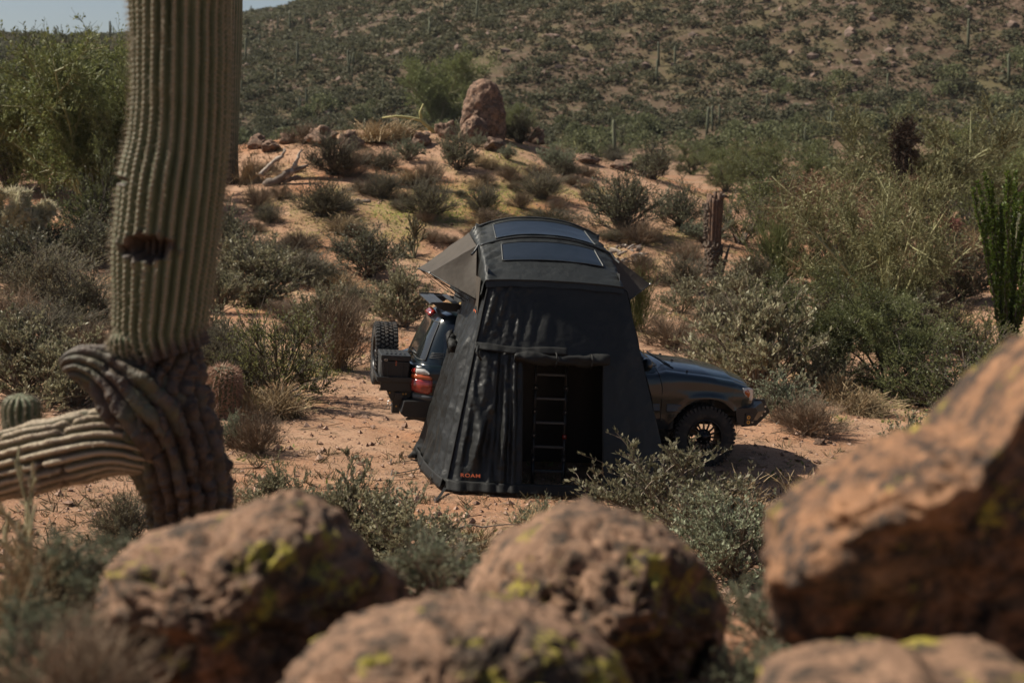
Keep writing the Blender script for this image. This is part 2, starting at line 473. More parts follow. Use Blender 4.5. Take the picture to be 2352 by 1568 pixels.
SPEC = {}
def species():
    g = lambda s: np.random.default_rng(s)
    def leafy(nm, sd, mleaf, mstem, nst=40, ns=230, nt=800, nl=8500, l=.047, w=.023, R=.62, out=.7, up=.7, kmin=.65):
        r = g(sd)
        s = dome_stems(r, nst, R, .95, out=out, kmin=kmin); a = children(s, ns, r, .28, .8, .35, .3)
        b = children(a, nt, r, .13, .9, .4, .2)
        S = join([rr(tubes(s, .016, .005), r), rr(tubes(a, .006, .003), r), rr(tubes(b, .0035, .002), r)])
        L = join([leaves(b, int(nl * .75), r, l, w, up), leaves(a, int(nl * .25), r, l, w, up, .4)])
        SPEC.setdefault(nm, []).append(plant(nm, S, mstem, L, mleaf))
    for sd in (1, 2, 3): leafy('leafy', sd, M_jojoba, M_wood)
    leafy('leafy', 31, M_jojoba, M_wood, 24, 150, 560, 4600, .052, .024, .7, .6)
    for sd in (4, 5): leafy('darkleafy', sd, M_jdark, M_dark, 44, 260, 900, 9500, .036, .016, .62, .75)
    for sd in (6, 7): leafy('green', sd, M_green, M_dark, 44, 280, 1000, 13000, .028, .014, .75, .6, .4)
    for sd in (8, 9): leafy('sage', sd, M_sage, M_wood, 44, 240, 700, 8500, .043, .018, .7, .6, .8)
    for sd in (10, 11): leafy('open', sd, M_olive, M_dark, 20, 150, 900, 8000, .028, .013, .75, .55, .3, .75)
    def twiggy(nm, sd, mleaf, mstem, nst=90, ns=420, nl=4200, R=.62, l=.022, w=.009, out=.6, L1=.24, sp=.5):
        r = g(sd)
        s = dome_stems(r, nst, R, .95, out=out, base=.1, kmin=.6); a = children(s, ns, r, L1, sp, .3, .3)
        b = children(a, ns * 2, r, L1 * .5, sp * 1.2, .3, .2, k=3)
        S = join([rr(tubes(s, .007, .003), r), rr(tubes(a, .004, .002), r), rr(tubes(b, .003, .0015), r)])
        Lf = join([leaves(b, int(nl * .8), r, l, w, .5), leaves(a, int(nl * .2), r, l, w, .5)]) if nl else None
        SPEC.setdefault(nm, []).append(plant(nm, S, mstem, Lf, mleaf))
    for sd in (12, 13, 14): twiggy('grey', sd, M_grey, M_twig, 130, 800, 11500, .6, .021, .010, .55)
    for sd in (15, 16): twiggy('brown', sd, M_drybr, M_brown, 110, 800, 5000, .7, .02, .009, .6)
    for sd in (17, 18): twiggy('broom', sd, M_olive, M_pvtwig, 150, 560, 2600, .55, .03, .008, .85, .3, .28)
    for sd in (19, 20):                                             # dry grass
        r = g(sd); s = dome_stems(r, 420, .5, .95, k=5, base=.22, out=.8, kmin=.35)
        S = rr(tubes(s, .006, .0015), r)
        a = children(s, 120, r, .12, .5, .4, .8, k=3)
        SPEC.setdefault('grass', []).append((mesh('grass_blades', S[0], S[1], None, M_straw, False, {'rnd': S[2]}),
                                             plant('heads', rr(tubes(a, .006, .002), r), M_straw, None, None)[0]))
    def tree(nm, sd, mtw, mbark, mleaf, nl=7000, R=.62, nlim=6, trunk=.12, droop=.0, dens=1.0):
        r = g(sd)
        k = 7; P = []
        for i in range(nlim):
            ph = 2 * math.pi * (i + .6 * r.random()) / nlim; th = math.radians(18 + 38 * r.random())
            tip = np.array([math.sin(th) * math.cos(ph) * R * 1.35, math.sin(th) * math.sin(ph) * R * 1.35, (.62 + .3 * r.random())])
            u = np.linspace(0, 1, k)[:, None]
            b = np.array([math.cos(ph), math.sin(ph), 0]) * .015
            md = b + np.array([tip[0] * .25, tip[1] * .25, trunk + .3])
            P.append((1 - u) ** 2 * b + 2 * u * (1 - u) * md + u * u * tip + r.normal(size=(k, 3)) * .014 * u)
        P = np.array(P)
        a = children(P, 76, r, .25, 1.1, .12, .10, k=6, bend=.28)
        b = children(a, 460, r, .14, 1.15, .1 - droop, .1, k=4)
        c = children(b, int(5200 * dens), r, .08, 1.0, .15 - droop, .1, k=3)
        c2 = children(a, int(1500 * dens), r, .085, 1.1, .1 - droop, .2, k=3)
        wood = join([rr(tubes(P, .021, .006, 6), r), rr(tubes(a, .0065, .003, 4), r), rr(tubes(b, .0035, .0015), r)])
        crown = join([rr(tubes(c, .0017, .0009), r), rr(tubes(c2, .0017, .0009), r), leaves(c, int(nl * 1.6 * dens), r, .022, .009, .3), leaves(c2, int(nl * .4 * dens), r, .022, .009, .3)])
        SPEC.setdefault(nm, []).append((mesh(nm + '_trunk', wood[0], wood[1], None, mbark, True, {'rnd': wood[2]}),
                                        mesh(nm + '_crown', crown[0], crown[1], None, mtw, False, {'rnd': crown[2]})))
    tree('paloverde', 21, M_pvtwig, M_pvbark, M_pvtwig, 12000)
    tree('paloverde', 22, M_pvtwig, M_pvbark, M_pvtwig, 12000, .7, 7)
    tree('greentree', 23, M_green, M_dark, M_green, 11000, .66, 7, .05, .1)
    tree('greentree', 24, M_green, M_dark, M_green, 11000, .6, 6, .1, .15, 1.2)
    M_oldtw = leafmat('old_palo_verde_twig', (.125, .125, .055), (.225, .21, .10), .3, .7)
    tree('oldpaloverde', 26, M_oldtw, M_pvbark, M_oldtw, 9000, .68, 7)
    tree('rusttree', 25, M_rust, M_pvbark, M_rust, 3000, .7, 6, .1, .25, .7)
species()

PARTN = {'leafy': ('stems', 'leaves'), 'grass': ('blades', 'seed_heads'), 'tree': ('trunk', 'crown')}
def grow(sp, var, name, label, cat, px, py, hpx, wpx=None, group=None, pos=None, h=None, sink=.03, hs=1.0, wide=None):
    """a plant whose foot is seen at (px, py) and which stands hpx tall there"""
    p = ground(px, py) if pos is None else np.array([pos[0], pos[1], float(H(pos[0], pos[1]))])
    h = hpx / FPX * p[1] if h is None else h
    a, b = SPEC[sp][var % len(SPEC[sp])]
    t = thing(name, label, cat, group, (p[0], p[1], p[2] - sink * h), random.random() * 6.28)
    co = np.zeros(len(a.vertices) * 3); a.vertices.foreach_get('co', co)
    R = SPAN.setdefault(a.name, np.percentile(np.abs(co.reshape(-1, 3)[:, :2]), 97))
    sx = (wpx / FPX * p[1] / 2 / R) if wpx else h
    t.scale = (sx, sx, h)
    kk = PARTN['tree' if 'tree' in sp or 'paloverde' in sp else ('grass' if sp == 'grass' else 'leafy')]
    obj(kk[0], a, t)
    if b:
        o = obj(kk[1], b, t)
        if sp == 'grass': o['kind'] = 'stuff'
    return t
SPAN = {}

# ------------------------------------------------------------------ rocks
import bmesh
_ICO = {}
def ico(n):
    if n not in _ICO:
        bm = bmesh.new(); bmesh.ops.create_icosphere(bm, subdivisions=n, radius=1)
        bm.verts.ensure_lookup_table()
        _ICO[n] = (np.array([v.co[:] for v in bm.verts]), np.array([[v.index for v in f.verts] for f in bm.faces]))
        bm.free()
    return _ICO[n]

def rockmat(name, a, b, dark, lichen=None, sc=1.0, lic=.6):
    m, nt, p, out = nodes(name)
    tc = N(nt, 'ShaderNodeTexCoord').outputs['Object']
    c = mixc(nt, noise_fac(nt, tc, 3.5 * sc, 6, .65), a, b)
    c = mixc(nt, noise_fac(nt, tc, 1.3 * sc, 6, .75, .49, .60), c, dark)
    c = mixc(nt, noise_fac(nt, tc, 8 * sc, 5, .75, .53, .66), c, tuple(v * 1.3 for v in a))
    c = mixc(nt, noise_fac(nt, tc, 6 * sc, 5, .75, .47, .58), c, dark)
    c = mixc(nt, noise_fac(nt, tc, 30 * sc, 3, .7, .5, .7), c, tuple(v * .55 for v in a))
    if lichen:
        c = mixc(nt, noise_fac(nt, tc, 2.3 * sc, 9, .78, lic - .035, lic - .005), c, lichen)
    nt.links.new(c, p.inputs['Base Color'])
    p.inputs['Roughness'].default_value = .9; p.inputs['Specular IOR Level'].default_value = .2
    n = N(nt, 'ShaderNodeTexNoise'); n.inputs['Scale'].default_value = 22 * sc; n.inputs['Detail'].default_value = 8
    n.inputs['Roughness'].default_value = .7
    nt.links.new(tc, n.inputs['Vector'])
    bp = N(nt, 'ShaderNodeBump'); bp.inputs['Strength'].default_value = .9; bp.inputs['Distance'].default_value = .03 / sc
    nt.links.new(n.outputs[0], bp.inputs['Height']); nt.links.new(bp.outputs[0], p.inputs['Normal'])
    return m
M_rock = rockmat('lichen_granite', (.285, .17, .108), (.175, .104, .068), (.052, .04, .031), (.30, .25, .05), 1.6, .60)
M_rock2 = rockmat('orange_granite', (.32, .168, .09), (.185, .10, .06), (.048, .038, .032), (.35, .275, .05), 1.6, .62)
M_boulder = rockmat('knoll_rock', (.27, .17, .118), (.18, .113, .08), (.085, .06, .047), None, .9)

def boulder_mesh(name, sd, sub=3, m=None, dims=(1, .9, .7), amp=.28, freq=1.5, pits=0):
    V, T = ico(sub)
    d = 1 + amp * fbm(V * freq + sd * 7.3, 4, sd) + .06 * fbm(V * 6 + sd, 3, sd + 3)
    if pits: d -= pits * np.clip(vnoise(V * 9 + sd, sd) - .25, 0, 1)
    for j in range(5):                                   # a few flat fractures
        n = nrm(np.random.default_rng(sd * 9 + j).normal(size=3)); k = .72 + .05 * j
        dd = V @ n; lim = k / np.maximum(dd, 1e-3)
        d = np.where(dd > .2, np.minimum(d, lim * 1.02), d)
    return mesh(name, V * d[:, None] * np.array(dims), None, T, m, True)

def outline_rock(name, label, poly, Y, depth, m, sub=6, sd=1, amp=.05, pits=.06, cat='boulder', group=None, fq=1.0, base_px=None, lean=0, cuts=()):
    """a boulder whose outline seen from the front runs through the given points"""
    P = np.array([at_y(px, py, Y) for px, py in poly])
    if base_px is None: c = P.mean(0)
    else: c = at_y(*base_px, Y)
    rel = P - c
    ang = np.arctan2(rel[:, 2], rel[:, 0]); rad = np.hypot(rel[:, 0], rel[:, 2])
    o = np.argsort(ang); ang = ang[o]; rad = rad[o]
    ang = np.r_[ang[-1] - 2 * math.pi, ang, ang[0] + 2 * math.pi]; rad = np.r_[rad[-1], rad, rad[0]]
    V, T = ico(sub)
    phi = np.arctan2(V[:, 2], V[:, 0])
    r = np.interp(phi, ang, rad)
    for s in (.06, -.06, .12, -.12): r = r + np.interp((phi + s + math.pi) % (2 * math.pi) - math.pi, ang, rad)
    r /= 5
    q = V * fq
    d = 1 + amp * fbm(q * 1.7 + sd * 5.1, 3, sd, .5) + amp * .7 * (.5 - np.abs(fbm(q * 3.3 + sd, 3, sd + 9)))
    q2 = q @ np.array([[.92, 0, -.39 * 1.7], [0, 1.2, 0], [.39, 0, .92 * 1.7]]) + .12 * np.stack([vnoise(q * 4, sd), vnoise(q * 4 + 9, sd), vnoise(q * 4 + 19, sd)], 1)
    d -= pits * .62 * sst(.12, .42, fbm(q2 * 9.5 + sd * 3, 3, sd + 5)) * sst(-.5, .3, fbm(q * 2.4 + sd, 2, sd + 31))
    d -= pits * .45 * np.clip(fbm(q2 * 17 + sd * 3, 3, sd + 6) - .0, 0, 1)
    d += .012 * fbm(q * 26 + sd, 3, sd + 8)
    d += .034 * fbm(q * 9 + sd, 4, sd + 21, .65) - .05 * (1 - np.abs(vnoise(q * 5 + sd, sd + 2))) ** 6
    d = 1 + (d - 1) * (.35 + .65 * np.clip(np.abs(V[:, 1]) * 2.2, 0, 1))      # keep the outline
    for nx, ny, nz, ds in cuts:                          # big broken faces
        n = nrm([nx, ny, nz]); dd = V @ n
        lim = ds * (1 + .17 * fbm(q * 2.6 + sd, 5, sd + 4, .6)) / np.maximum(dd, 1e-3)
        d = np.where(dd > .05, np.minimum(d, .12 * d + .88 * lim), d)
    zz = V[:, 2]
    yy = V[:, 1] * depth * d + lean * np.minimum(zz, .25) * np.where(V[:, 1] < 0, 1, .3)
    out = np.stack([V[:, 0] * r * d, yy, zz * r * d], 1)
    o = obj(name, mesh(name, out, None, T, m, True))
    o.location = c
    return tag(o, label, cat, group)

# the boulders in front of the camera
FG = 'blurred boulders in front of the camera'
outline_rock('boulder', 'rough pitted boulder with yellow green lichen on its upper left, leftmost in front', [(640, 1140), (720, 1170), (790, 1240), (860, 1310), (950, 1400), (930, 1620), (700, 1760), (350, 1780), (215, 1600), (235, 1400), (290, 1265), (400, 1215), (520, 1180)], 4.2, .50, M_rock, 6, 1, .09, .12, group=FG, lean=-.12, cuts=((.75, -.6, -.25, .50), (-.2, -.85, -.5, .66)))
outline_rock('boulder', 'rounded boulder with pale green lichen straight below the tent room', [(1330, 1168), (1440, 1185), (1560, 1240), (1640, 1330), (1700, 1420), (1740, 1600), (1640, 1760), (1250, 1780), (1080, 1560), (1070, 1400), (1095, 1320), (1180, 1230)], 4.5, .50, M_rock, 6, 4, .08, .10, group=FG, lean=-.2, cuts=((.7, -.65, -.3, .50), (-.1, -.8, -.6, .6)))
outline_rock('boulder', 'low brown boulder at the bottom edge below the other two lichen boulders', [(1080, 1400), (1230, 1415), (1380, 1470), (1470, 1580), (1450, 1760), (1000, 1850), (620, 1760), (640, 1570), (760, 1470), (900, 1415)], 3.5, .42, M_rock, 6, 7, .07, .09, group=FG, lean=-.1, cuts=((.3, -.85, -.4, .7),))
outline_rock('boulder', 'large orange boulder with dark stains and yellow lichen, on the right side in front', [(1755, 1325), (1830, 1205), (1930, 1110), (2040, 1030), (2150, 1012), (2235, 985), (2290, 925), (2360, 815), (2480, 730), (2640, 800), (2720, 1200), (2520, 1560), (2250, 1640), (1950, 1560), (1830, 1510), (1785, 1430)], 3.5, .50, M_rock2, 6, 12, .09, .11, group=FG, lean=-.08, cuts=((.42, -.86, -.28, .24), (-.15, -.75, -.65, .5)))
outline_rock('boulder', 'flat brown stone in the bottom right corner under the large orange boulder', [(1790, 1545), (1950, 1535), (2150, 1545), (2350, 1530), (2450, 1600), (2400, 1800), (2000, 1850), (1760, 1750), (1740, 1610)], 3.0, .35, M_rock, 5, 18, .08, .08, group=FG)

# rocks on the knoll
yk = ground(1115, 320)[1]
outline_rock('standing_rock', 'tall egg shaped standing rock on top of the sandy knoll', [(1061, 300), (1061, 262), (1072, 225), (1085, 197), (1105, 184), (1128, 186), (1143, 203), (1153, 240), (1161, 275), (1163, 310), (1140, 335), (1085, 335)], yk, .75, M_boulder, 5, 21, .13, .07, 'rock', fq=1.3)
outline_rock('leaning_rock', 'small wedge rock leaning on the left foot of the tall standing rock', [(1058, 305), (1066, 285), (1082, 272), (1094, 262), (1104, 270), (1122, 305), (1110, 335), (1065, 330)], yk - .75, .45, M_boulder, 5, 23, .13, .05, 'rock')
SM = [boulder_mesh('stone', s, 4, M_boulder, (1, .85, .8), .42, 1.9, .12) for s in (1, 2, 3, 4)]
KB = 'small boulders along the crest of the knoll'
for i, (px, py, w, h, lab) in enumerate([
        (1027, 318, 46, 44, 'upright brown boulder just left of the leaning wedge rock'),
        (967, 333, 64, 36, 'rounded boulder between the straw grass and the upright brown boulder'),
        (940, 318, 40, 26, 'half hidden boulder behind the straw grass on the knoll'),
        (803, 338, 62, 38, 'boulder in the row left of the knoll, half behind the grey bush'),
        (738, 330, 96, 44, 'wide pale boulder behind the large dry bush left on the knoll'),
        (661, 330, 36, 30, 'small knobbly boulder pair right of the saguaro, above the dead log'),
        (622, 346, 56, 28, 'low pale boulder above the dead log beside the saguaro'),
        (592, 340, 48, 32, 'dark cracked boulder close to the right side of the giant saguaro'),
        (1138, 343, 58, 30, 'low dark boulder in front of the standing rock'),
        (1226, 330, 54, 46, 'lichen spotted boulder right of the standing rock among bushes'),
        (1347, 374, 54, 24, 'flat dark boulder alone on the right shoulder of the knoll'),
        (1302, 358, 24, 14, 'tiny stone right of the knoll crest'),
        (1432, 392, 54, 26, 'pale rounded boulder on the falling right shoulder of the knoll')]):
    p = ground(px, py)
    o = obj('boulder', SM[i % 4]); k = p[1] / FPX
    o.scale = (w * k / 2, w * k / 2 * .8, h * k / 1.5)
    o.location = (p[0], p[1], p[2] + h * k * .3); o.rotation_euler = (0, 0, i * 1.3)
    tag(o, lab, 'boulder', KB)
for px, py, w, lab in [(1882, 1020, 26, 'dark fist sized rock on the sand right of the front wheel'), (1905, 1018, 12, 'small dark stone beside the fist sized rock'), (535, 1108, 16, 'small stone on the sand right of the saguaro stump')]:
    p = ground(px, py); k = p[1] / FPX
    o = obj('stone', SM[1]); o.scale = (w * k / 2,) * 3; o.location = p + [0, 0, w * k * .15]
    tag(o, lab, 'stone')

# ------------------------------------------------------------------ plants placed one by one
K = 'bushes on the sandy knoll'; B = 'bushes behind the car'; LF = 'bushes left of the car'; RT = 'thicket right of the car'; FR = 'plants between the boulders and the tent'
PL = [  # species, variant, name, category, foot px, foot py, height px, width px, group, label
 # left edge and left middle
 ('darkleafy', 0, 'leafy_shrub', 'shrub', 60, 668, 140, 230, LF, 'dark grey shrub at the left edge under the pale cholla'),
 ('grey', 0, 'twiggy_shrub', 'shrub', 190, 770, 150, 220, LF, 'grey green bush against the left side of the giant saguaro'),
 ('darkleafy', 1, 'leafy_shrub', 'shrub', 215, 610, 110, 170, LF, 'shady bush under the palo verde just left of the saguaro'),
 ('leafy', 0, 'leafy_shrub', 'shrub', 50, 910, 190, 260, LF, 'leafy shrub at the left edge behind the round cactus pup'),
 ('leafy', 1, 'leafy_shrub', 'shrub', 175, 930, 170, 190, LF, 'leafy shrub left of the broken saguaro arm'),
 ('darkleafy', 0, 'leafy_shrub', 'shrub', 150, 600, 80, 180, LF, 'low dark shrub in the shade of the palo verde'),
 ('brown', 0, 'twiggy_shrub', 'shrub', 30, 745, 90, 180, LF, 'bare brown twigs lying low at the left edge'),
 ('leafy', 2, 'leafy_shrub', 'shrub', 590, 700, 140, 190, LF, 'dark leafy shrub on the edge of the pale sand bank'),
 ('darkleafy', 1, 'leafy_shrub', 'shrub', 525, 590, 110, 110, LF, 'tall narrow shrub touching the right side of the saguaro'),
 ('grey', 1, 'twiggy_shrub', 'shrub', 690, 642, 72, 170, LF, 'wide grey bush lying along the top of the sand bank'),
 ('grey', 2, 'twiggy_shrub', 'shrub', 610, 612, 70, 120, LF, 'grey bush left of the wide one on the bank'),
 ('darkleafy', 0, 'leafy_shrub', 'shrub', 845, 635, 112, 160, LF, 'dark rounded shrub left of the tent awning'),
 ('leafy', 0, 'leafy_shrub', 'shrub', 925, 752, 140, 150, LF, 'leafy shrub standing right behind the spare wheel and car roof'),
 ('brown', 1, 'twiggy_shrub', 'shrub', 780, 850, 170, 180, LF, 'brown leafy bush left of the spare wheel'),
 ('leafy', 2, 'leafy_shrub', 'shrub', 745, 770, 110, 120, LF, 'small leafy shrub below the sand bank'),
 ('open', 0, 'open_shrub', 'shrub', 645, 920, 215, 270, LF, 'yellow green open shrub with dark bare branches left of the car'),
 ('grey', 1, 'twiggy_shrub', 'shrub', 520, 860, 130, 170, LF, 'grey bush behind the barrel cactus'),
 ('grey', 0, 'twiggy_shrub', 'shrub', 560, 900, 120, 140, LF, 'grey bush between barrel cactus and the yellow green shrub'),
 ('grass', 0, 'dry_grass_tuft', 'grass tuft', 640, 955, 95, 150, LF, 'pale straw clump at the foot of the yellow green shrub'),
 ('grass', 1, 'dry_grass_tuft', 'grass tuft', 575, 960, 80, 80, LF, 'straw tuft right beside the barrel cactus'),
 ('brown', 0, 'twiggy_shrub', 'shrub', 590, 1040, 115, 130, LF, 'dark spiky dry bush in front of the barrel cactus'),
 ('sage', 0, 'leafy_shrub', 'shrub', 530, 1025, 75, 90, LF, 'small sage green plant at the foot of the barrel cactus'),
 ('leafy', 1, 'leafy_shrub', 'shrub', 500, 720, 110, 120, LF, 'leafy shrub half behind the saguaro at bank height'),
 ('green', 0, 'green_shrub', 'shrub', 105, 575, 75, 190, LF, 'green shrub at the foot of the left palo verde, behind the cholla'),
 ('green', 1, 'green_shrub', 'shrub', 225, 550, 150, 190, LF, 'tall green shrub filling the gap left of the saguaro under the palo verde'),
 ('open', 1, 'open_shrub', 'shrub', 5, 620, 70, 150, LF, 'olive shrub cut by the left edge in front of the cholla'),
 ('grey', 0, 'twiggy_shrub', 'shrub', 120, 690, 120, 220, LF, 'grey bush in the middle of the left group, in front of the shade'),
 ('brown', 1, 'twiggy_shrub', 'shrub', 230, 850, 110, 170, LF, 'brownish bush behind the broken saguaro arm'),
 ('grey', 2, 'twiggy_shrub', 'shrub', 110, 800, 110, 240, LF, 'grey brown bush between the two leafy shrubs on the left'),
 ('leafy', 3, 'leafy_shrub', 'shrub', 480, 820, 120, 140, LF, 'shrub showing right of the green end of the saguaro column'),
 ('darkleafy', 1, 'leafy_shrub', 'shrub', 545, 650, 110, 130, LF, 'dark shrub right of the saguaro at boot hole height'),
 # knoll
 ('grey', 2, 'twiggy_shrub', 'shrub', 740, 495, 82, 145, K, 'wide dark bush in the middle left of the knoll'),
 ('grey', 0, 'twiggy_shrub', 'shrub', 765, 400, 92, 130, K, 'large dry bush in front of the wide pale boulder'),
 ('brown', 1, 'twiggy_shrub', 'shrub', 800, 405, 56, 80, K, 'dark low bush on the right of the large dry bush'),
 ('grey', 1, 'twiggy_shrub', 'shrub', 880, 455, 64, 80, K, 'bush in the middle of the knoll with a sprig on top'),
 ('grey', 2, 'twiggy_shrub', 'shrub', 885, 390, 46, 66, K, 'small grey bush below the straw grass on the knoll'),
 ('sage', 1, 'leafy_shrub', 'shrub', 937, 368, 52, 70, K, 'green bush under the rounded boulder on the knoll'),
 ('brown', 0, 'twiggy_shrub', 'shrub', 985, 413, 50, 74, K, 'brown bush below the bare sand saddle of the knoll'),
 ('darkleafy', 1, 'leafy_shrub', 'shrub', 1050, 390, 88, 88, K, 'dark upright bush in front of the upright brown boulder'),
 ('grey', 0, 'twiggy_shrub', 'shrub', 980, 498, 84, 120, K, 'grey green dome bush in the green patch of the knoll'),
 ('grey', 1, 'twiggy_shrub', 'shrub', 1110, 488, 66, 76, K, 'bush above the left end of the tent roof'),
 ('brown', 1, 'twiggy_shrub', 'shrub', 1112, 426, 30, 62, K, 'faint low bush above the one over the tent roof'),
 ('sage', 0, 'leafy_shrub', 'shrub', 1165, 366, 32, 36, K, 'tiny green bush under the low dark boulder'),
 ('brown', 0, 'twiggy_shrub', 'shrub', 1168, 412, 42, 60, K, 'brown tuft in the middle of the bare sand right of centre'),
 ('grey', 2, 'twiggy_shrub', 'shrub', 1240, 455, 66, 112, K, 'rounded green grey bush above the middle of the tent roof'),
 ('brown', 1, 'twiggy_shrub', 'shrub', 1195, 478, 36, 60, K, 'brown low bush just left below the rounded green grey bush'),
 ('sage', 1, 'leafy_shrub', 'shrub', 1278, 392, 64, 84, K, 'sparse green bush on the right shoulder of the knoll'),
 ('brown', 0, 'twiggy_shrub', 'shrub', 1350, 405, 28, 44, K, 'small dark tuft below the flat dark boulder'),
 ('grey', 1, 'twiggy_shrub', 'shrub', 1270, 520, 46, 130, K, 'low wide bush touching the top of the tent roof'),
 ('brown', 1, 'twiggy_shrub', 'shrub', 1120, 520, 40, 100, K, 'low bush showing over the left top of the tent'),
 ('brown', 0, 'twiggy_shrub', 'shrub', 592, 482, 66, 70, K, 'dry bush below the dead log'),
 ('grey', 2, 'twiggy_shrub', 'shrub', 618, 512, 46, 66, K, 'small dark bush under the dry bush below the dead log'),
 ('grass', 0, 'dry_grass_tuft', 'grass tuft', 790, 532, 46, 100, K, 'yellow straw tuft at the foot of the knoll'),
 ('brown', 0, 'twiggy_shrub', 'shrub', 690, 568, 42, 110, K, 'flat brown bush above the sand bank'),
 ('grass', 1, 'dry_grass_tuft', 'grass tuft', 860, 325, 56, 110, K, 'orange straw grass left of the standing rock'),
 ('grass', 0, 'dry_grass_tuft', 'grass tuft', 920, 320, 50, 100, K, 'straw grass just behind the rounded boulder on the knoll'),
 ('grass', 1, 'dry_grass_tuft', 'grass tuft', 575, 420, 70, 70, K, 'straw grass round the foot of the dead log'),
 ('brown', 1, 'twiggy_shrub', 'shrub', 700, 330, 44, 90, K, 'dry bush among the boulders above the dead log'),
 ('darkleafy', 0, 'leafy_shrub', 'shrub', 1195, 330, 70, 70, K, 'dark bush behind the right foot of the standing rock'),
 ('sage', 1, 'leafy_shrub', 'shrub', 1095, 338, 30, 46, K, 'small grey green bush at the foot of the leaning wedge rock'),
 # right of the tent
 ('darkleafy', 0, 'leafy_shrub', 'shrub', 1428, 532, 132, 170, B, 'large blue grey bush behind the right end of the tent roof'),
 ('darkleafy', 1, 'leafy_shrub', 'shrub', 1560, 520, 90, 110, B, 'grey bush left of the dead standing trunk'),
 ('darkleafy', 1, 'leafy_shrub', 'shrub', 1500, 412, 76, 90, K, 'dark grey bush on the skyline of the right shoulder'),
 ('brown', 0, 'twiggy_shrub', 'shrub', 1470, 560, 60, 110, B, 'brown bush above the pile of broken wood'),
 ('grey', 0, 'twiggy_shrub', 'shrub', 1568, 665, 80, 120, B, 'grey dome bush at the left foot of the dead standing trunk'),
 ('brown', 1, 'twiggy_shrub', 'shrub', 1470, 640, 60, 100, B, 'dry bush beside the right awning tip'),
 ('broom', 0, 'broom_shrub', 'shrub', 1468, 760, 130, 100, B, 'yellow green broom plant below the right awning of the tent'),
 ('brown', 0, 'twiggy_shrub', 'shrub', 1540, 800, 90, 150, B, 'brown dry bush above the car bonnet'),
 ('leafy', 3, 'leafy_shrub', 'shrub', 1570, 720, 80, 130, B, 'low grey green leafy shrub in the middle of the slope right of the tent'),
 ('grey', 1, 'twiggy_shrub', 'shrub', 1660, 760, 90, 140, B, 'grey bush at the left of the big leafy shrub'),
 ('leafy', 0, 'leafy_shrub', 'shrub', 1740, 900, 235, 300, RT, 'big leafy shrub behind the car nose'),
 ('leafy', 1, 'leafy_shrub', 'shrub', 1680, 720, 110, 150, RT, 'grey leafy shrub just right below the dead standing trunk'),
 ('broom', 1, 'broom_shrub', 'shrub', 1785, 655, 165, 150, RT, 'dark green broom like tree right of the dead standing trunk'),
 ('open', 1, 'open_shrub', 'shrub', 1930, 668, 150, 200, RT, 'yellowish feathery bush in the middle of the thicket'),
 ('open', 0, 'open_shrub', 'shrub', 1870, 760, 130, 190, RT, 'thin grey green shrub between the broom tree and the thorn tree'),
 ('leafy', 3, 'leafy_shrub', 'shrub', 1890, 905, 130, 170, RT, 'leafy shrub at the foot of the thorn tree'),
 ('green', 0, 'green_shrub', 'shrub', 2255, 960, 190, 330, RT, 'bright green shrub at the right above the large orange boulder'),
 ('green', 1, 'green_shrub', 'shrub', 2110, 930, 120, 200, RT, 'bright green low shrub left of the larger bright one'),
 ('brown', 1, 'twiggy_shrub', 'shrub', 2150, 800, 140, 180, RT, 'brownish bush left of the ocotillo'),
 ('open', 1, 'open_shrub', 'shrub', 2230, 840, 130, 170, RT, 'yellow green bush at the foot of the ocotillo'),
 ('darkleafy', 1, 'leafy_shrub', 'shrub', 2190, 690, 130, 170, RT, 'dark bush left of the ocotillo tops'),
 ('brown', 0, 'twiggy_shrub', 'shrub', 2020, 690, 110, 200, RT, 'brown tangled bush under the rusty tree'),
 ('sage', 0, 'leafy_shrub', 'shrub', 1800, 975, 110, 170, RT, 'grey green bush right behind the front bumper'),
 ('brown', 1, 'twiggy_shrub', 'shrub', 1860, 1000, 90, 170, RT, 'dry twiggy bush right of the front bumper on the sand'),
 ('grass', 0, 'dry_grass_tuft', 'grass tuft', 1985, 950, 70, 140, RT, 'straw clump at the edge of the sand right of the car'),
 ('grass', 1, 'dry_grass_tuft', 'grass tuft', 1920, 925, 80, 110, RT, 'straw clump under the thorn tree'),
 ('leafy', 3, 'leafy_shrub', 'shrub', 2100, 830, 150, 220, RT, 'grey leafy shrub under the green thorn bush at right'),
 ('grey', 2, 'twiggy_shrub', 'shrub', 1735, 655, 80, 110, RT, 'grey twiggy bush behind the dead standing trunk'),
 ('sage', 1, 'leafy_shrub', 'shrub', 1620, 560, 70, 110, B, 'sage bush on the slope behind the dead standing trunk'),
 ('open', 0, 'open_shrub', 'shrub', 1700, 560, 110, 190, RT, 'olive feathery shrub right behind the dead standing trunk top'),
 ('green', 1, 'green_shrub', 'shrub', 1770, 500, 110, 180, RT, 'green shrub in the hollow right of the knoll shoulder'),
 ('open', 1, 'open_shrub', 'shrub', 1860, 560, 150, 240, RT, 'large olive shrub left of the rusty tree'),
 ('green', 0, 'green_shrub', 'shrub', 2260, 620, 180, 260, RT, 'dark green shrub high up behind the ocotillo'),
 ('open', 1, 'open_shrub', 'shrub', 2160, 590, 160, 260, RT, 'olive shrub under the hanging red mistletoe'),
 ('grey', 0, 'twiggy_shrub', 'shrub', 1980, 760, 120, 200, RT, 'grey bush in the heart of the thicket'),
 ('leafy', 2, 'leafy_shrub', 'shrub', 1790, 780, 120, 190, RT, 'leafy shrub between broom tree and big leafy shrub'),
 ('darkleafy', 0, 'leafy_shrub', 'shrub', 2310, 910, 80, 160, RT, 'grey green shrub under the ocotillo at the right edge'),
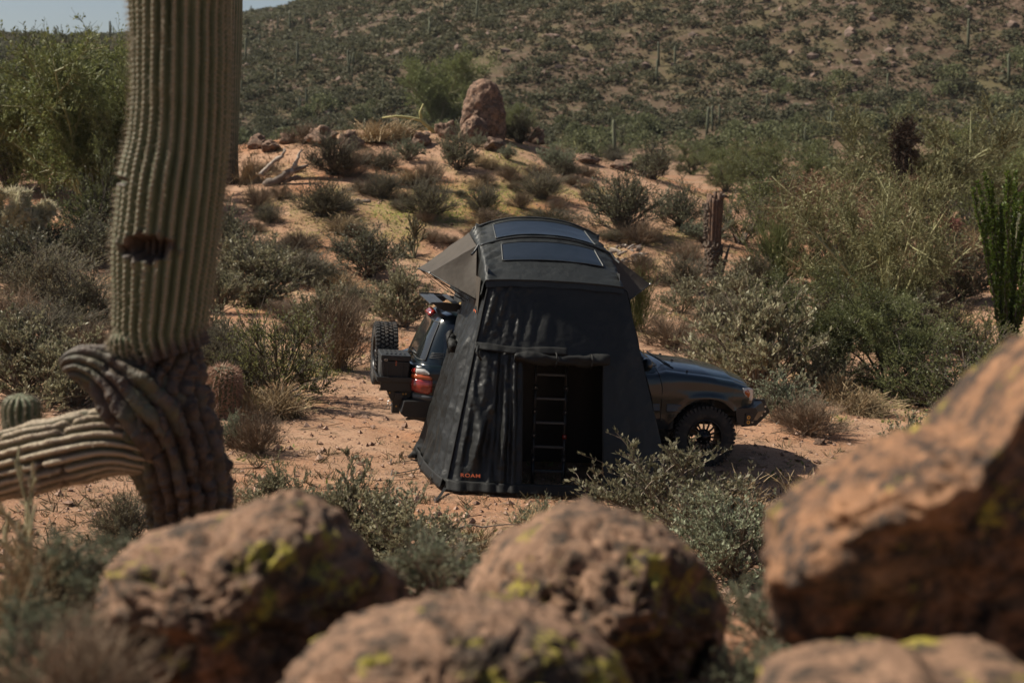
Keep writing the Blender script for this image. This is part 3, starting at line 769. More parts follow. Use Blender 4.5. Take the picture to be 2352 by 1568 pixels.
 ('grey', 1, 'twiggy_shrub', 'shrub', 1650, 850, 110, 170, RT, 'grey twiggy bush over the bonnet, left of the big leafy shrub'),
 ('brown', 0, 'twiggy_shrub', 'shrub', 1578, 596, 46, 90, B, 'brown bush between dome bush and dead standing trunk'),
 # nearer than the car
 ('leafy', 3, 'leafy_shrub', 'shrub', 1535, 1212, 200, 360, FR, 'twiggy leafy shrub in front of the right corner of the tent and the front wheel'),
 ('sage', 0, 'leafy_shrub', 'shrub', 1690, 1330, 200, 300, FR, 'pale sage bush between the middle boulder and the orange boulder'),
 ('sage', 1, 'leafy_shrub', 'shrub', 1860, 1330, 190, 250, FR, 'pale sage bush left of the top of the orange boulder'),
 ('sage', 1, 'leafy_shrub', 'shrub', 1760, 1480, 190, 240, FR, 'low sage bush in the gap between the two right boulders'),
 ('sage', 0, 'leafy_shrub', 'shrub', 1745, 1640, 180, 240, FR, 'sage bush at the bottom edge between the two right boulders'),
 ('leafy', 3, 'leafy_shrub', 'shrub', 1620, 1260, 150, 260, FR, 'leafy shrub behind the middle boulder, right of its top'),
 ('grass', 0, 'dry_grass_tuft', 'grass tuft', 1700, 1205, 130, 170, FR, 'thin brown grass in front of the car shadow'),
 ('grass', 1, 'dry_grass_tuft', 'grass tuft', 1850, 1210, 150, 160, FR, 'dry stalks left of the orange boulder'),
 ('leafy', 1, 'leafy_shrub', 'shrub', 810, 1300, 230, 230, FR, 'upright jade green shrub behind the leftmost big boulder'),
 ('leafy', 2, 'leafy_shrub', 'shrub', 920, 1330, 190, 260, FR, 'leafy shrub in front of the left tent corner'),
 ('sage', 0, 'leafy_shrub', 'shrub', 1010, 1390, 170, 260, FR, 'sage bush between the leftmost and the middle boulder'),
 ('grass', 1, 'dry_grass_tuft', 'grass tuft', 1085, 1290, 110, 170, FR, 'greenish grass clump below the tent door'),
 ('grass', 0, 'dry_grass_tuft', 'grass tuft', 1240, 1235, 90, 150, FR, 'thin seedling stalks before the tent threshold'),
 ('sage', 1, 'leafy_shrub', 'shrub', 1235, 1225, 80, 110, FR, 'small upright sage sprouts before the tent threshold'),
 ('leafy', 0, 'leafy_shrub', 'shrub', 640, 1200, 130, 150, FR, 'small leafy shrub right of the saguaro stump'),
 ('leafy', 2, 'leafy_shrub', 'shrub', 2170, 1080, 140, 200, FR, 'dark leafy shrub peeping over the orange boulder'),
 ('leafy', 0, 'leafy_shrub', 'shrub', 2050, 1110, 120, 140, FR, 'leafy sprigs on the left flank of the orange boulder'),
 ('grey', 1, 'twiggy_shrub', 'shrub', 290, 1250, 130, 150, FR, 'small grey bush left of the saguaro stump'),
 ('sage', 0, 'leafy_shrub', 'shrub', 190, 1420, 210, 300, FR, 'blurred sage bush left of the leftmost big boulder'),
 ('grass', 1, 'dry_grass_tuft', 'grass tuft', 60, 1430, 230, 260, FR, 'blurred brown grass at the left edge'),
 ('sage', 1, 'leafy_shrub', 'shrub', 60, 1600, 240, 330, FR, 'blurred sage bush in the bottom left corner'),
 ('brown', 1, 'twiggy_shrub', 'shrub', 180, 1700, 300, 380, FR, 'blurred bare bush at the bottom left before the boulder'),
 ('grass', 0, 'dry_grass_tuft', 'grass tuft', 440, 1250, 150, 120, FR, 'straw stalks in front of the saguaro stump'),
 ('grass', 1, 'dry_grass_tuft', 'grass tuft', 520, 1230, 140, 100, FR, 'straw stalks at the right foot of the saguaro stump'),
]
for sp, v, nm, cat, px, py, hp, wp, g, lab in PL:
    grow(sp, v, nm, lab, cat, px, py, hp, wp, g)

rk = np.random.default_rng(91)
for i in range(64):
    if i < 46: px, py = 560 + 900 * rk.random(), 345 + 215 * rk.random() ** .8
    else: px, py = 470 + 480 * rk.random(), 560 + 240 * rk.random()
    p = ground(px, py); hp = (14 + 24 * rk.random()) * (1 + .5 * (i >= 46))
    sp = ('brown', 'grass', 'brown', 'grey')[i % 4]
    g = ('dry_bush', 'dry_grass_tuft', 'dry_bush', 'grey_bush')[i % 4]
    lab = ('small brown dry bush scattered over the sandy knoll and bank', 'small straw tuft scattered over the sandy knoll and bank', 'small brown dry bush scattered over the sandy knoll and bank', 'small grey bush scattered over the sandy knoll and bank')[i % 4]
    grow(sp, i, g, lab, 'grass tuft' if sp == 'grass' else 'shrub', px, py, hp, hp * (1.5 + rk.random()), ('small brown bushes strewn over the knoll', 'small straw tufts strewn over the knoll', 'small brown bushes strewn over the knoll', 'small grey bushes strewn over the knoll')[i % 4])
TR = 'trees round the camp'
for sp, v, nm, px, py, hp, wp, lab in [
        ('paloverde', 0, 'palo_verde_tree', 195, 492, 380, 370, 'big palo verde tree filling the left side behind the saguaro'),
        ('greentree', 0, 'palo_verde_tree', 25, 440, 340, 330, 'dark palo verde tree cut by the left edge'),
        ('rusttree', 0, 'rusty_tree', 2110, 690, 170, 260, 'small rust brown tree under the pale green palo verde'),
        ('greentree', 0, 'green_tree', 1590, 402, 70, 130, 'low green tree on the back of the knoll shoulder'),
        ('greentree', 1, 'green_tree', 1665, 440, 80, 150, 'low green tree behind the top of the dead standing trunk'),
        ('paloverde', 1, 'palo_verde_tree', 1700, 415, 90, 150, 'small palo verde right behind the shoulder of the knoll, above the dead trunk'),
        ('greentree', 1, 'palo_verde_tree', 265, 490, 310, 240, 'bushy green tree touching the left side of the saguaro'),
        ('oldpaloverde', 0, 'palo_verde_tree', 2035, 800, 400, 330, 'palo verde with pale green branches in the thicket on the right'),
        ('rusttree', 0, 'rusty_tree', 1945, 640, 235, 400, 'rust tinged sprawling tree left of the tree with the dark clump'),
        ('oldpaloverde', 0, 'palo_verde_tree', 2080, 560, 300, 420, 'wide palo verde carrying a dark mistletoe clump'),
        ('greentree', 1, 'thorn_tree', 1900, 880, 240, 330, 'green thorn tree with bare dark limbs behind the car nose'),
        ('greentree', 0, 'thorn_tree', 2040, 900, 210, 260, 'green thorn tree with black leaning trunk right of the first'),
        ('paloverde', 1, 'palo_verde_tree', 110, 450, 330, 300, 'middle palo verde of the left group'),
        ('greentree', 0, 'green_tree', 2300, 520, 230, 300, 'green tree at the right edge above the ocotillo'),
        ('greentree', 1, 'green_tree', 1790, 470, 130, 240, 'green tree in the dip right of the knoll'),
        ('paloverde', 0, 'palo_verde_tree', 1005, 300, 160, 180, 'palo verde left behind the standing rock on the knoll'),
        ('greentree', 0, 'green_tree', 1180, 318, 70, 110, 'low dark tree behind the right side of the standing rock')]:
    t = grow(sp, v, nm, lab, 'tree', px, py, hp, wp, TR)
    if 'mistletoe' in lab: host = t.location.copy()
r = np.random.default_rng(5)
s = dome_stems(r, 60, .5, .5, out=1.0, kmin=.3)
a = children(np.concatenate([s, s * [1, 1, -1.3]]), 1300, r, .2, .9, -.2, .2)
L = join([rr(tubes(a, .010, .004), r), leaves(a, 5000, r, .06, .03, -.3)])
M_mist = leafmat('mistletoe', (.022, .018, .012), (.06, .035, .022), .05, .9)
o = obj('mistletoe_clump', mesh('mistletoe_clump', L[0], L[1], None, M_mist, False, {'rnd': L[2]}))
o.location = at_y(2078, 335, host.y - 4.8); o.scale = (1.35, 1.0, 2.0)
tag(o, 'dark mistletoe clump high in the wide palo verde at right', 'mistletoe')
M_redm = leafmat('red_mistletoe', (.07, .025, .018), (.13, .045, .032), .05, .9)
r = np.random.default_rng(15); a = children(dome_stems(r, 60, .5, .5, kmin=.3) * [1, 1, -1], 700, r, .2, .8, -.3, .2)
L = rr(tubes(a, .012, .004), r)
p = ground(2180, 640); o = obj('mistletoe_clump', mesh('mistletoe_clump', L[0], L[1], None, M_redm, False, {'rnd': L[2]}))
q = at_y(2185, 500, p[1] - 4); o.location = q; o.scale = (.9, .9, .9)
tag(o, 'hanging red brown mistletoe clump left of the ocotillo tops', 'mistletoe')

# ------------------------------------------------------------------ valley and mountain scrub
def clump(sd, n=300, q=.19):
    """a bush far off: a ragged heap of leaf clumps round a few limbs"""
    r = np.random.default_rng(sd)
    ph = r.random(n) * 6.283; c = r.random(n) ** .6; s = .5 + .5 * r.random(n) ** .5
    lob = 1 + .3 * np.sin(ph * 3 + sd) + .16 * np.sin(ph * 7 + 2 * sd)
    th = c * 1.5
    b = np.stack([np.sin(th) * np.cos(ph) * lob * s, np.sin(th) * np.sin(ph) * lob * s, np.cos(th) * s * .95 + .08], 1)
    u = nrm(r.normal(size=(n, 3)) + b * .8); w = nrm(np.cross(u, r.normal(size=(n, 3))))
    z = (q * (.5 + .8 * r.random(n)))[:, None]
    V = np.stack([b - u * z * .6, b + w * z * .35, b + u * z * .6, b - w * z * .35], 1).reshape(-1, 3)
    V[:, 2] = np.maximum(V[:, 2], -.1)
    return V, np.arange(4 * n).reshape(n, 4), np.repeat(r.random(n), 4)

HB = [clump(s) for s in range(6)]
HBm = [mesh('hill_bush', v, q, None, M_scrub, False, {'rnd': a}) for v, q, a in HB]
VBm = [mesh('valley_tree_crown', v, q, None, M_valley, False, {'rnd': a}) for v, q, a in [clump(40 + s, 700, .14) for s in range(4)]]
r = np.random.default_rng(77)
tk = [np.array([[0, 0, -.1], [.05 * a, .04 * b, .25], [.3 * a, .3 * b, .7]]) for a, b in ((1, 0), (-1, .4), (.2, -1), (-.3, 1))]
S = rr(tubes(np.array(tk), .05, .015, 5), r)
VTm = mesh('valley_tree_trunk', S[0], S[1], None, M_pvbark, True, {'rnd': S[2]})

def in_view(n, y0, y1, rng, pw=1.0, half=.385):
    y = y0 + (y1 - y0) * rng.random(n) ** pw
    return (rng.random(n) * 2 - 1) * half * y, y

# green trees on the valley floor behind the knoll
GV = 'green trees on the valley floor behind the knoll'
x, y = in_view(900, 84, 205, r, .8)
px = 1176 + x / y * FPX
keep = (n2(x, y, 26, 2, 91) + .5 * r.random(x.size) > -.05)
keep &= ~((px > 1640) & (px < 1800) & (y > 95) & (y < 135))
xs, ys = x[keep][:190], y[keep][:190]
for i, (a, b) in enumerate(zip(xs, ys)):
    h = 1.2 + 1.9 * r.random()
    t = thing('valley_tree', 'soft green tree on the valley floor behind the sandy knoll', 'tree', GV, (a, b, float(H(a, b)) - .1), r.random() * 6.28)
    t.scale = (h * .85, h * .85, h)
    obj('crown', VBm[i % 4], t); obj('trunk', VTm, t)

# bushes on the mountain: the nearest 300 one by one, the rest as scrub
x, y = in_view(14500, 180, 470, r, .85)
den = .70 + .25 * n2(x, y, 38, 3, 95) + .15 * sst(330, 190, y)
keep = den > r.random(x.size) * 1.15
x, y = x[keep], y[keep]
z = H(x, y)
sz = (.42 + 1.4 * r.random(x.size) ** 2.4) * (1 + .1 * n2(x, y, 30, 1, 97)) * 1.1
vis = np.abs(x / y) < .372
o = np.lexsort((-(sz / y), ~vis))[:300]
sel = np.zeros(x.size, bool); sel[o] = True
for i in np.flatnonzero(sel):
    b = obj('hill_bush', HBm[i % 6]); b.location = (x[i], y[i], z[i] - .1); b.rotation_euler = (0, 0, r.random() * 6.28)
    b.scale = (sz[i] * 1.15, sz[i] * 1.15, sz[i])
    tag(b, 'round dark green bush dotted over the far mountain slope', 'bush', 'bushes on the mountain slope')
VV = []; QQ = []; RR = []; off = 0
small = [clump(60 + s, 80, .36) for s in range(5)]
tiny = [clump(80 + s, 10, .75) for s in range(5)]
xr, yr, zr, sr = x[~sel], y[~sel], z[~sel], sz[~sel]
xt, yt = in_view(46000, 175, 470, r, .85)
kt = n2(xt, yt, 22, 3, 99) + 1.2 * r.random(xt.size) > .05
xt, yt = xt[kt], yt[kt]; zt = H(xt, yt)
for (src, X_, Y_, Z_, S_) in ((small, xr, yr, zr, sr), (tiny, xt, yt, zt, .28 + .6 * r.random(xt.size) ** 2)):
    for i in range(len(X_)):
        v, q, a = src[i % 5]
        an = r.random() * 6.28; c, s = math.cos(an), math.sin(an)
        w = v @ np.array([[c, s, 0], [-s, c, 0], [0, 0, 1]]) * S_[i] * np.array([1.15, 1.15, .95])
        VV.append(w + [X_[i], Y_[i], Z_[i] - .1 * S_[i]]); QQ.append(q + off); RR.append(a); off += len(v)
M_low = leafmat('low_hill_scrub', (.058, .054, .03), (.125, .102, .06), .25, .85, 0)
me = mesh('hillside_scrub', np.concatenate(VV), np.concatenate(QQ), None, M_scrub, False, {'rnd': np.concatenate(RR)})
me.materials.append(M_low)
nq = len(xr) * 80
me.polygons.foreach_set('material_index', (np.arange(len(me.polygons)) >= nq).astype(np.int32))
o = obj('hillside_scrub', me)
kind(o, 'stuff')
# rubble on the mountain
V0, T0 = ico(1)
xt, yt = in_view(9000, 190, 460, r, .9)
kt = n2(xt, yt, 18, 3, 103) + .6 * r.random(xt.size) > .15
xt, yt = xt[kt], yt[kt]; zt = H(xt, yt); n = len(xt)
sc_ = (.18 + .75 * r.random(n) ** 4)[:, None, None]
W = V0[None] * (1 + .35 * r.normal(size=(n, len(V0), 1)) * .6) * sc_ * np.array([1, 1, .7]) + np.stack([xt, yt, zt], 1)[:, None]
Tt = (T0[None] + (np.arange(n) * len(V0))[:, None, None]).reshape(-1, 3)
M_rubble = mat('mountain_rubble', (.19, .125, .095), (.10, .07, .055), .5, .95)
kind(obj('hillside_rubble', mesh('hillside_rubble', W.reshape(-1, 3), None, Tt, M_rubble, False)), 'stuff')

# saguaros on the mountain
M_sagfar = mat('far_saguaro', (.062, .072, .038), (.10, .10, .055), 3, .8, rnd=True)
def far_saguaro(k):
    b = MB()
    P = lambda *a: np.array(a, float)
    b.tube(P([0, 0, -.1], [0, 0, .5], [0, 0, .9], [0, 0, .985], [0, 0, 1.0]), [.035, .045, .042, .03, .008], 8)
    arms = [[], [(1, .42, .78)], [(1, .38, .8), (-1, .5, .7)], [(-1, .45, .85), (1, .3, .62), (1, .55, .9)]][k]
    for s, z0, z1 in arms:
        a = .5 * s * k
        X, Y = math.cos(a) * s, math.sin(a)
        b.tube(P([0, 0, z0], [.09 * X, .09 * Y, z0 + .02], [.13 * X, .13 * Y, z0 + .1], [.135 * X, .135 * Y, z1 - .02], [.135 * X, .135 * Y, z1]), [.03, .034, .034, .028, .008], 7)
    o = b.build('saguaro_cactus', M_sagfar, smooth=True); me = o.data; bpy.data.objects.remove(o); return me
FS = [far_saguaro(k) for k in range(4)]
x, y = in_view(800, 150, 470, r, .75)
kp = (n2(x, y, 30, 2, 107) + .8 * sst(330, 180, y) + .3 * r.random(x.size)) > .28
x, y = x[kp][:170], y[kp][:170]
# the row on the skyline at the upper left
xs = np.array([-.352, -.333, -.315, -.303, -.28, -.262, -.25, -.239, -.34, -.362]) * 450
x = np.r_[x, xs]; y = np.r_[y, np.full(len(xs), 452.)]
for i in range(len(x)):
    o = obj('saguaro_cactus', FS[int(r.integers(0, 4)) if r.random() < .5 else 0])
    h = 2.2 + 2.6 * r.random()
    o.location = (x[i], y[i], float(H(x[i], y[i])) - .1); o.scale = (h * 1.1, h * 1.1, h); o.rotation_euler = (r.normal() * .03, r.normal() * .03, r.random() * 6.28)
    sk = y[i] > 451.9 and x[i] < -100
    tag(o, 'tiny saguaro on the skyline at the upper left' if sk else 'small far saguaro column standing on the mountain slope', 'cactus', 'saguaros on the far skyline' if sk else 'saguaros on the mountain')

# ------------------------------------------------------------------ gravel, twigs and green sprouts on the sand
def scatter(n, rng):
    y = 11 + 53 * rng.random(n) ** 1.2; x = (rng.random(n) * 2 - 1) * .4 * y
    return x, y
x, y = scatter(24000, r)
V0 = np.array([[1, 0, 0], [-1, 0, 0], [0, 1, 0], [0, -1, 0], [0, 0, .8], [0, 0, -.8]], float)
T0 = np.array([[0, 2, 4], [2, 1, 4], [1, 3, 4], [3, 0, 4], [2, 0, 5], [1, 2, 5], [3, 1, 5], [0, 3, 5]])
n = len(x); s = (.008 + .05 * r.random(n) ** 7 + .008 * r.random(n))[:, None, None]
W = (V0[None] + r.normal(size=(n, 6, 3)) * .22) * s + np.stack([x, y, H(x, y) + s[:, 0, 0] * .3], 1)[:, None]
Tt = (T0[None] + (np.arange(n) * 6)[:, None, None]).reshape(-1, 3)
M_gravel = leafmat('gravel', (.17, .10, .07), (.46, .31, .23), 0, .9)
kind(obj('gravel', mesh('gravel', W.reshape(-1, 3), None, Tt, M_gravel, False, {'rnd': np.repeat(r.random(n), 6)})), 'stuff')
x, y = scatter(2600, r); n = len(x)
a = r.random(n) * 6.28; l = .06 + .3 * r.random(n) ** 3
p0 = np.stack([x, y, H(x, y) + .012], 1); d = np.stack([np.cos(a) * l, np.sin(a) * l, r.normal(size=n) * .02], 1)
P = np.stack([p0 - d, p0 + r.normal(size=(n, 3)) * .01, p0 + d], 1)
P[:, :, 2] = np.maximum(P[:, :, 2], H(P[:, :, 0], P[:, :, 1]) + .004)
S = rr(tubes(P, .006, .003), r)
kind(obj('twig_litter', mesh('twig_litter', S[0], S[1], None, M_brown, False, {'rnd': S[2]})), 'stuff')
x, y = scatter(26000, r)
kp = n2(x, y, 3.5, 3, 131) + .8 * r.random(len(x)) + .35 * sst(36, 46, y) > .3
x, y = x[kp], y[kp]; n = len(x); m_ = 9
c0 = np.repeat(np.stack([x, y, H(x, y) - .01], 1), m_, 0); n = len(c0)
c0[:, :2] += r.normal(size=(n, 2)) * .03
ax = nrm(r.normal(size=(n, 3)) * [.75, .75, .3] + [0, 0, .8]); sd = nrm(np.cross(ax, r.normal(size=(n, 3)))); l = np.repeat((.03 + .12 * r.random(len(x)) ** 2.5) * (1 + .6 * sst(35, 55, y)), m_)[:, None] * (.6 + .6 * r.random((n, 1)))
V = np.stack([c0 - sd * l * .06, c0 + sd * l * .06, c0 + ax * l + sd * l * .03, c0 + ax * l - sd * l * .03], 1)
M_weed = leafmat('small_weed', (.085, .07, .035), (.24, .17, .095), .15, .8)
kind(obj('dry_weeds', mesh('dry_weeds', V.reshape(-1, 3), np.arange(4 * n).reshape(n, 4), None, M_weed, False, {'rnd': np.repeat(np.repeat(r.random(len(x)), m_), 4)})), 'stuff')
x, y = scatter(240000, r)
gm = green_mask(x, y); kp = gm * 1.0 > r.random(len(x)) * 1.0
x, y = x[kp][:42000], y[kp][:42000]; n = len(x)
p0 = np.stack([x, y, H(x, y) - .003], 1)
ax = nrm(r.normal(size=(n, 3)) * .8 + [0, 0, .8]); sd = nrm(np.cross(ax, r.normal(size=(n, 3)))); l = (.03 + .05 * r.random(n))[:, None]
V = np.stack([p0 - sd * l * .25, p0 + sd * l * .25, p0 + ax * l + sd * l * .1, p0 + ax * l - sd * l * .1], 1)
M_sprout = leafmat('green_sprout', (.10, .125, .03), (.21, .22, .07), .3, .7)
kind(obj('ground_cover', mesh('ground_cover', V.reshape(-1, 3), np.arange(4 * n).reshape(n, 4), None, M_sprout, False, {'rnd': np.repeat(r.random(n), 4)})), 'stuff')

# ------------------------------------------------------------------ cacti and dead wood
def sweep(pts, rad, ribs, depth, rows, per=8, cap=(False, True), twist=0.0, sharp=.8, wob=.0, sd=0):
    """a ribbed body swept along a line; returns verts (rows,ring,3), crest 0..1, outward normals"""
    pts = np.asarray(pts, float); rad = np.asarray(rad, float)
    s = np.r_[0, np.cumsum(np.linalg.norm(np.diff(pts, axis=0), axis=1))]; s /= s[-1]
    u = np.linspace(0, 1, rows)
    def cr(a):
        out = np.zeros((rows,) + a.shape[1:]); k = len(a)
        i = np.clip(np.searchsorted(s, u, 'right') - 1, 0, k - 2); t = (u - s[i]) / (s[i + 1] - s[i])
        if a.ndim > 1: t = t[:, None]
        p0 = a[np.maximum(i - 1, 0)]; p1 = a[i]; p2 = a[i + 1]; p3 = a[np.minimum(i + 2, k - 1)]
        return .5 * (2 * p1 + (p2 - p0) * t + (2 * p0 - 5 * p1 + 4 * p2 - p3) * t ** 2 + (3 * p1 - p0 - 3 * p2 + p3) * t ** 3)
    C = cr(pts); R = np.maximum(cr(rad), .002)
    T = nrm(np.gradient(C, axis=0))
    a = np.cross(T[0], [0.0, 1, .01]); a = a / np.linalg.norm(a); A = []
    for t in T:
        a = a - t * (a @ t); a = a / np.linalg.norm(a); A.append(a)
    A = np.array(A); Bv = np.cross(T, A)
    m = ribs * per
    th = np.linspace(0, 2 * math.pi, m, endpoint=False)[None] + twist * u[:, None] + .05 * np.sin(u * 9)[:, None]
    ph = (np.arange(m) / per)[None] * np.ones((rows, 1))
    cre = np.abs(np.cos(math.pi * ph)) ** sharp
    dep = depth * (1 + .35 * n2(np.floor(ph + .5) % ribs * 3.1, u[:, None] * 6, 1.0, 2, sd))
    rr_ = R[:, None] * (1 - dep * (1 - cre))
    D = np.cos(th)[..., None] * A[:, None] + np.sin(th)[..., None] * Bv[:, None]
    V = C[:, None] + D * rr_[..., None]
    if wob: V = V + D * (R[:, None] * wob * fbm(V.reshape(-1, 3) * 3.1, 3, sd + 7).reshape(V.shape[:2]))[..., None]
    return V, cre, D

def ring_mesh(name, V, attrs, m, smooth=True, capend=(False, True)):
    a, b = V.shape[:2]
    idx = np.arange(a * b).reshape(a, b); ic = np.c_[idx, idx[:, :1]]
    Q = np.stack([ic[:-1, :-1], ic[:-1, 1:], ic[1:, 1:], ic[1:, :-1]], -1).reshape(-1, 4)
    W = V.reshape(-1, 3); T = []; at = {k: np.asarray(v).ravel() for k, v in attrs.items()}
    for e, row in ((0, 0), (1, a - 1)):
        if capend[e]:
            W = np.r_[W, V[row].mean(0)[None]]
            at = {k: np.r_[v, v[idx[row]].mean()] for k, v in at.items()}
            c = len(W) - 1; q = ic[row]
            T += [[c, q[j + 1], q[j]] if e == 0 else [c, q[j], q[j + 1]] for j in range(b)]
    return mesh(name, W, Q, np.array(T) if T else None, m, smooth, at)

def cactusmat(name, body, body2, crest, cork, corkb):
    m, nt, p, out = nodes(name)
    tc = N(nt, 'ShaderNodeTexCoord').outputs['Object']
    c = mixc(nt, noise_fac(nt, tc, 5, 5, .6), body, body2)
    a = N(nt, 'ShaderNodeAttribute', attribute_name='crest')
    mr = N(nt, 'ShaderNodeMapRange'); mr.inputs[1].default_value = .86; mr.inputs[2].default_value = .99
    nt.links.new(a.outputs['Fac'], mr.inputs[0])
    c = mixc(nt, mr.outputs[0], c, crest)
    k = N(nt, 'ShaderNodeAttribute', attribute_name='cork')
    ck = mixc(nt, noise_fac(nt, tc, 9, 6, .7), cork, corkb)
    c = mixc(nt, k.outputs['Fac'], c, ck)
    nt.links.new(c, p.inputs['Base Color'])
    p.inputs['Roughness'].default_value = .6; p.inputs['Specular IOR Level'].default_value = .3
    n = N(nt, 'ShaderNodeTexNoise'); n.inputs['Scale'].default_value = 45; n.inputs['Detail'].default_value = 6
    nt.links.new(tc, n.inputs['Vector'])
    bp = N(nt, 'ShaderNodeBump'); bp.inputs['Strength'].default_value = .5; bp.inputs['Distance'].default_value = .02
    nt.links.new(n.outputs[0], bp.inputs['Height']); nt.links.new(bp.outputs[0], p.inputs['Normal'])
    return m
M_sag = cactusmat('saguaro_skin', (.082, .10, .052), (.115, .128, .072), (.21, .18, .12), (.095, .066, .048), (.030, .023, .019))
M_arm = cactusmat('old_saguaro_skin', (.095, .088, .052), (.15, .125, .08), (.30, .235, .16), (.17, .118, .082), (.035, .027, .022))
M_spine = leafmat('cactus_spine', (.20, .16, .11), (.40, .33, .24), .1, .7)
M_spine_red = leafmat('red_spine', (.30, .16, .11), (.46, .32, .23), .1, .7)
M_spine_pale = leafmat('pale_spine', (.52, .47, .31), (.68, .61, .42), .3, .7)

def spines(V, D, ribs, per, step, n, l, rng, w=.0016, keep=None):
    rows = V.shape[0]
    ii = np.arange(0, rows, step); jj = np.arange(0, ribs) * per
    I, J = np.meshgrid(ii, jj, indexing='ij'); I = np.repeat(I.ravel(), n); J = np.repeat(J.ravel(), n)
    if keep is not None:
        k = keep[I, J]; I, J = I[k], J[k]
    p = V[I, J]; d = nrm(D[I, J] + .75 * rng.normal(size=(len(I), 3)))
    L_ = (l * (.5 + rng.random(len(I))))[:, None]
    s = nrm(np.cross(d, rng.normal(size=(len(I), 3)))) * w
    W = np.stack([p - s, p + s, p + d * L_ + s * .2, p + d * L_ - s * .2], 1)
    return W.reshape(-1, 3), np.arange(4 * len(I)).reshape(-1, 4), np.repeat(rng.random(len(I)), 4)

SY = 8.0
def giant_saguaro():
    base = np.array([at_y(440, 1300, SY)[0], SY, float(H(at_y(440, 1300, SY)[0], SY))])
    t = thing('saguaro_cactus', 'giant ribbed saguaro with a scarred woody foot and boot holes, close on the left', 'cactus', None, base)
    r = np.random.default_rng(3)
    def pts(L, dy=0): return np.array([at_y(px, py, SY + d) for px, py, d in L]) - base
    k = SY / FPX
    # green column
    P = pts([(384, 815, 0), (368, 760, 0), (371, 700, 0), (377, 600, 0), (385, 500, 0), (396, 415, 0), (408, 340, 0), (415, 250, 0), (417, 120, 0), (415, 0, 0), (416, -160, 0), (418, -330, 0), (419, -480, 0), (419, -560, 0)])
    Rr = np.array([103, 108, 113, 117, 120, 121, 115, 111, 112, 114, 116, 112, 80, 8]) * k
    rows = 330
    V, cre, D = sweep(P, Rr, 28, .15, rows, 8, twist=.25, sharp=.75, wob=.025, sd=2)
    # the areoles swell the rib crests at even steps
    V = V + D * (.006 * cre ** 6 * np.cos(np.arange(rows) * 2 * math.pi / 3.0)[:, None])[..., None]
    cork = np.zeros(V.shape[:2])
    wb = V + base
    for px, py, rx, rz, dep in ((362, 563, 58, 30, .11), (291, 415, 26, 10, .05)):
        c = at_y(px, py, SY)
        near = wb[..., 1] < SY + .02
        e = np.sqrt(((wb[..., 0] - c[0]) / (rx * k)) ** 2 + ((wb[..., 2] - c[2]) / (rz * k)) ** 2) * (1 + .18 * np.sin(wb[..., 0] * 60) * np.cos(wb[..., 2] * 50))
        f = np.where(near, 1 - sst(.55, 1.0, e), 0)
        V = V - D * (f * dep)[..., None]
        lip = np.where(near, np.exp(-((e - 1.12) / .13) ** 2), 0)
        V = V + D * (lip * .012)[..., None]
        cork = np.maximum(cork, np.where(near, 1 - sst(.95, 1.3, e), 0))
    zrel = np.linspace(0, 1, rows)[:, None]
    cork = np.maximum(cork, (1 - sst(.01, .04, zrel + .01 * n2(np.arange(V.shape[1])[None], zrel * 5, 6, 2, 8))) * 1.0)
    obj('stem', ring_mesh('stem', V, {'crest': cre, 'cork': cork}, M_sag), t)
    W, Q, A = spines(V, D, 28, 8, 3, 5, .028, r, .0013, keep=cork < .4)
    obj('spines', mesh('spines', W, Q, None, M_spine, False, {'rnd': A}), t)
    # woody foot, bent to the right
    P = pts([(388, 775, .05), (370, 830, .02), (352, 885, -.02), (366, 950, -.03), (392, 1010, -.03), (412, 1070, -.02), (430, 1130, 0), (442, 1200, 0), (446, 1300, 0), (448, 1420, 0)])
    Rr = np.array([74, 104, 122, 128, 121, 113, 105, 98, 95, 100]) * k
    V, cre, D = sweep(P, Rr, 17, .30, 240, 8, twist=.9, sharp=.55, wob=.09, sd=11)
    f3 = fbm(V.reshape(-1, 3) * 9, 4, 31).reshape(V.shape[:2])
    V = V + D * (.016 * f3 - .06 * np.clip(f3 - .25, 0, 1) - .03 * np.clip(fbm(V.reshape(-1, 3) * 4.2, 3, 37).reshape(f3.shape) - .2, 0, 1))[..., None]
    cell = np.linspace(0, 30, 240)[:, None] + 1.6 * np.sin((np.arange(V.shape[1]) / 8 + .5).astype(int)[None] % 17 * 2.4) + .6 * n2(V[..., 0], V[..., 2], .12, 2, 51)
    V = V - D * (.03 * np.exp(-(((cell / 3.1) % 1 - .5) / .07) ** 2) * sst(.0, .4, f3 + .25))[..., None]
    V = V + D * (.012 * fbm(V.reshape(-1, 3) * 26, 3, 53).reshape(f3.shape))[..., None]
    left = sst(.0, -.22, (V + base)[..., 0] - at_y(400, 950, SY)[0])
    cork = np.clip(1.05 - .55 * left * (cre > .35) + .3 * f3, .35, 1)
    obj('woody_base', ring_mesh('woody_base', V, {'crest': cre * .9, 'cork': cork}, M_sag), t)
    # broken stub of an old arm
    P = pts([(385, 1000, -.09), (325, 930, -.14), (272, 878, -.17), (228, 850, -.18), (190, 838, -.18), (162, 842, -.18), (150, 850, -.18)])
    V, cre, D = sweep(P, np.array([104, 100, 80, 58, 47, 38, 18]) * k, 11, .42, 120, 8, twist=.5, sharp=.5, wob=.18, sd=15)
    fb = fbm(V.reshape(-1, 3) * 10, 4, 41).reshape(cre.shape)
    V = V + D * (.014 * fb - .05 * np.clip(fb - .2, 0, 1))[..., None]
    obj('broken_arm', ring_mesh('broken_arm', V, {'crest': cre * .9, 'cork': np.clip(.85 + .4 * fbm(V.reshape(-1, 3) * 6, 3, 3).reshape(cre.shape), .4, 1)}, M_sag), t)
